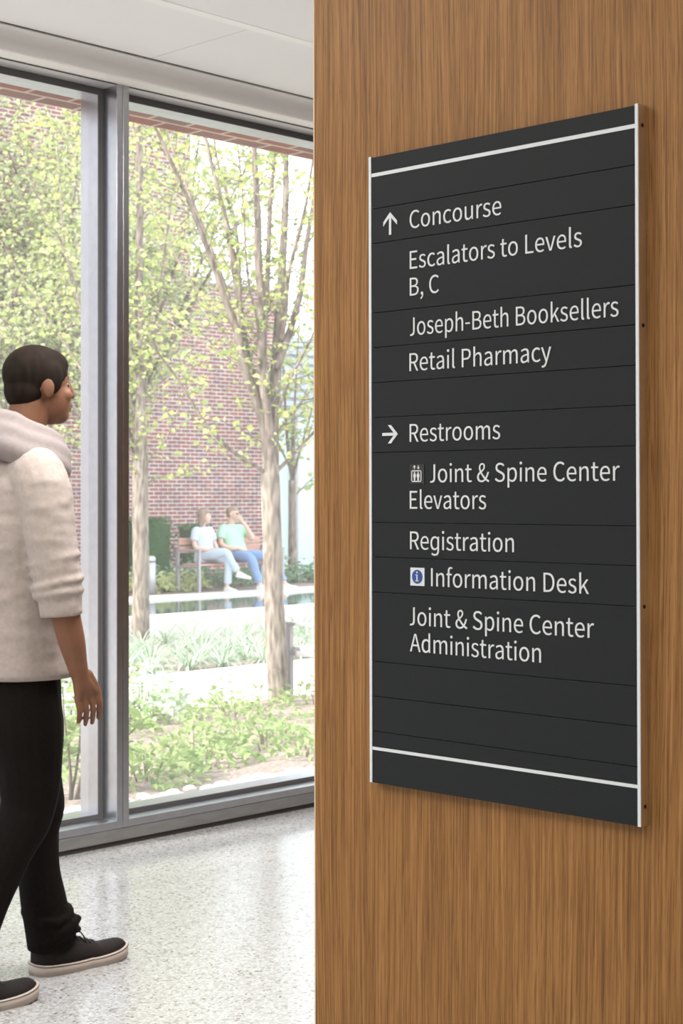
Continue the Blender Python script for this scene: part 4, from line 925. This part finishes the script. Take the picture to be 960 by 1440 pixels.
# --- the couple on the far bench (local x = forward, towards the pool)
wo = thing('person', 'fair long-haired woman in pale blue scrubs sitting cross-legged on the bench', 'person', (17.02, 19.47, -.16), -math.pi / 2)
hs, HP = head_shapes((-.045, .015, 1.185), 42, .98)
body = list(hs) + [('c', [((-.085, 0, 1.02), .050), ((-.055, .01, 1.13), .045)]),
    ('l', [(-.02, 0, .47, .11, .16), (-.04, 0, .60, .095, .14), (-.06, 0, .75, .095, .135), (-.08, 0, .90, .095, .155), (-.085, 0, 1.0, .06, .11)]),
    ('c', [((-.08, -.15, .965), .045), ((-.03, -.205, .72), .036), ((.10, -.13, .66), .032), ((.19, -.06, .655), .024)]),
    ('c', [((-.08, .15, .965), .045), ((-.03, .215, .74), .036), ((.10, .14, .67), .032), ((.17, .06, .665), .024)]),
    ('c', [((-.02, .085, .53), .08), ((.2, .085, .53), .072), ((.43, .08, .50), .05), ((.44, .08, .28), .045), ((.42, .07, .09), .034)]),
    ('c', [((-.02, -.085, .54), .08), ((.2, -.05, .58), .072), ((.42, .03, .61), .05), ((.52, .10, .44), .045), ((.58, .17, .30), .034)])]
body += hand((.19, -.06, .655), (.25, -.02, .65), (.315, .02, .635), (.3, -.5, .4), (.235, -.045, .69))
body += hand((.17, .06, .665), (.23, .02, .675), (.295, -.02, .655), (.3, .5, .4), (.235, .05, .70))
solid('body', body, .0065, 'skin_light', wo, 4); face_bits(HP, .98, wo, 'hair_fair')
solid('hair', [('e', HP(-.030, 0, .036), (.100, .084, .084), 42), ('e', HP(-.06, 0, -.05), (.055, .078, .11), 42), ('e', HP(-.055, .0, -.13), (.040, .080, .09), 42), ('e', HP(-.02, .072, -.04), (.04, .018, .09), 42), ('e', HP(-.02, -.072, -.04), (.04, .018, .10), 42), ('e', HP(.02, 0, .075), (.07, .066, .048), 42)], .007, 'hair_fair', wo, 5)
solid('scrub_top', [('l', [(-.02, 0, .50, .135, .185), (-.03, 0, .60, .128, .170), (-.055, 0, .74, .118, .158), (-.075, 0, .88, .120, .172), (-.08, 0, .96, .095, .168), (-.085, 0, 1.015, .06, .10)]),
    ('c', [((-.08, -.14, .955), .066), ((-.065, -.18, .88), .062), ((-.05, -.20, .80), .060)], False, True), ('c', [((-.08, .14, .955), .066), ((-.065, .185, .88), .062), ((-.05, .205, .80), .060)], False, True)], .008, 'scrub_blue', wo, 5)
solid('trousers', [('l', [(-.03, 0, .45, .13, .18), (-.03, 0, .50, .14, .185), (-.03, 0, .58, .12, .165)]),
    ('c', [((-.02, .085, .53), .092), ((.2, .085, .53), .086), ((.43, .08, .505), .070), ((.445, .08, .34), .062), ((.43, .075, .13), .062)], False, True),
    ('c', [((-.02, -.085, .54), .092), ((.2, -.05, .58), .086), ((.43, .03, .615), .068), ((.51, .09, .46), .062), ((.565, .155, .335), .060)], False, True)], .008, 'pale_cotton', wo, 5)
shoe('shoe', wo, (.36, .075, 0), 8, .25, .09, 'shoe_white', lace=False, H=.075)
shoe('shoe', wo, (.55, .145, .235), 25, .25, .09, 'shoe_white', lace=False, H=.075, pitch=8)

mn = thing('person', 'man in mint green T-shirt and jeans sitting on the bench with hand to mouth', 'person', (17.70, 19.47, -.16), -math.pi / 2)
hs, HP = head_shapes((-.125, .015, 1.215), 25, 1.05)
body = list(hs) + [('c', [((-.165, 0, 1.04), .062), ((-.14, .01, 1.15), .058)]),
    ('l', [(-.02, 0, .47, .12, .17), (-.06, 0, .60, .11, .16), (-.10, 0, .75, .11, .165), (-.14, 0, .90, .11, .185), (-.165, 0, 1.02, .07, .13)]),
    ('c', [((-.16, -.185, .985), .055), ((-.12, -.255, .75), .044), ((.02, -.20, .67), .040), ((.13, -.12, .66), .029)]),
    ('c', [((-.16, .185, .985), .055), ((-.04, .25, .86), .047), ((.08, .245, .82), .044), ((.055, .15, .99), .036), ((.02, .075, 1.10), .028)]),
    ('c', [((-.02, -.09, .54), .09), ((.2, -.10, .54), .08), ((.44, -.12, .50), .056), ((.52, -.09, .29), .052), ((.60, -.06, .09), .037)]),
    ('c', [((-.02, .09, .54), .09), ((.2, .17, .54), .08), ((.41, .32, .50), .056), ((.48, .43, .29), .052), ((.56, .52, .09), .037)])]
body += hand((.02, .075, 1.10), (-.005, .04, 1.165), (-.028, -.01, 1.185), (.5, .5, .5), (-.01, .03, 1.11))
body += hand((.13, -.12, .66), (.20, -.09, .655), (.27, -.06, .63), (.3, .9, .2), (.20, -.05, .68))
solid('body', body, .0065, 'skin_light', mn, 4); face_bits(HP, 1.05, mn, 'hair_fair')
solid('hair', [('e', HP(-.024, 0, .040), (.100, .080, .080), 25), ('e', HP(-.05, 0, -.01), (.060, .069, .060), 25), ('e', HP(.01, 0, .065), (.078, .064, .052), 25)], .007, 'hair_fair', mn, 4)
gb = bmesh.new()
for q in (-1, 1):
    bmesh.ops.create_uvsphere(gb, u_segments=14, v_segments=8, radius=1, matrix=Matrix.Translation(HP(.086, q * .032, .003)) @ Matrix.Rotation(R(25), 4, 'Z') @ Matrix.Diagonal((.010, .026, .019, 1)))
mesh_obj('sunglasses', gb, 'lens_dark', mn, True)
solid('t_shirt', [('l', [(-.01, 0, .52, .150, .195), (-.04, 0, .62, .145, .190), (-.095, 0, .76, .138, .188), (-.135, 0, .90, .135, .205), (-.155, 0, .985, .105, .195), (-.165, 0, 1.045, .07, .115)]),
    ('c', [((-.16, -.17, .975), .078), ((-.145, -.225, .90), .074), ((-.13, -.25, .82), .070)], False, True), ('c', [((-.16, .17, .975), .078), ((-.10, .225, .92), .074), ((-.05, .25, .875), .070)], False, True)], .008, 'mint_cotton', mn, 5)
solid('jeans', [('l', [(-.03, 0, .45, .14, .19), (-.03, 0, .50, .148, .195), (-.04, 0, .58, .13, .18)]),
    ('c', [((-.02, -.09, .54), .100), ((.2, -.10, .54), .094), ((.44, -.12, .505), .078), ((.52, -.09, .31), .068), ((.585, -.065, .13), .066)], False, True),
    ('c', [((-.02, .09, .54), .100), ((.2, .17, .54), .094), ((.41, .32, .505), .078), ((.48, .43, .31), .068), ((.545, .51, .13), .066)], False, True)], .008, 'denim', mn, 5)
shoe('shoe', mn, (.53, -.07, 0), 12, .29, .105, 'shoe_white', lace=False)
shoe('shoe', mn, (.49, .48, 0), 40, .29, .105, 'shoe_white', lace=False)
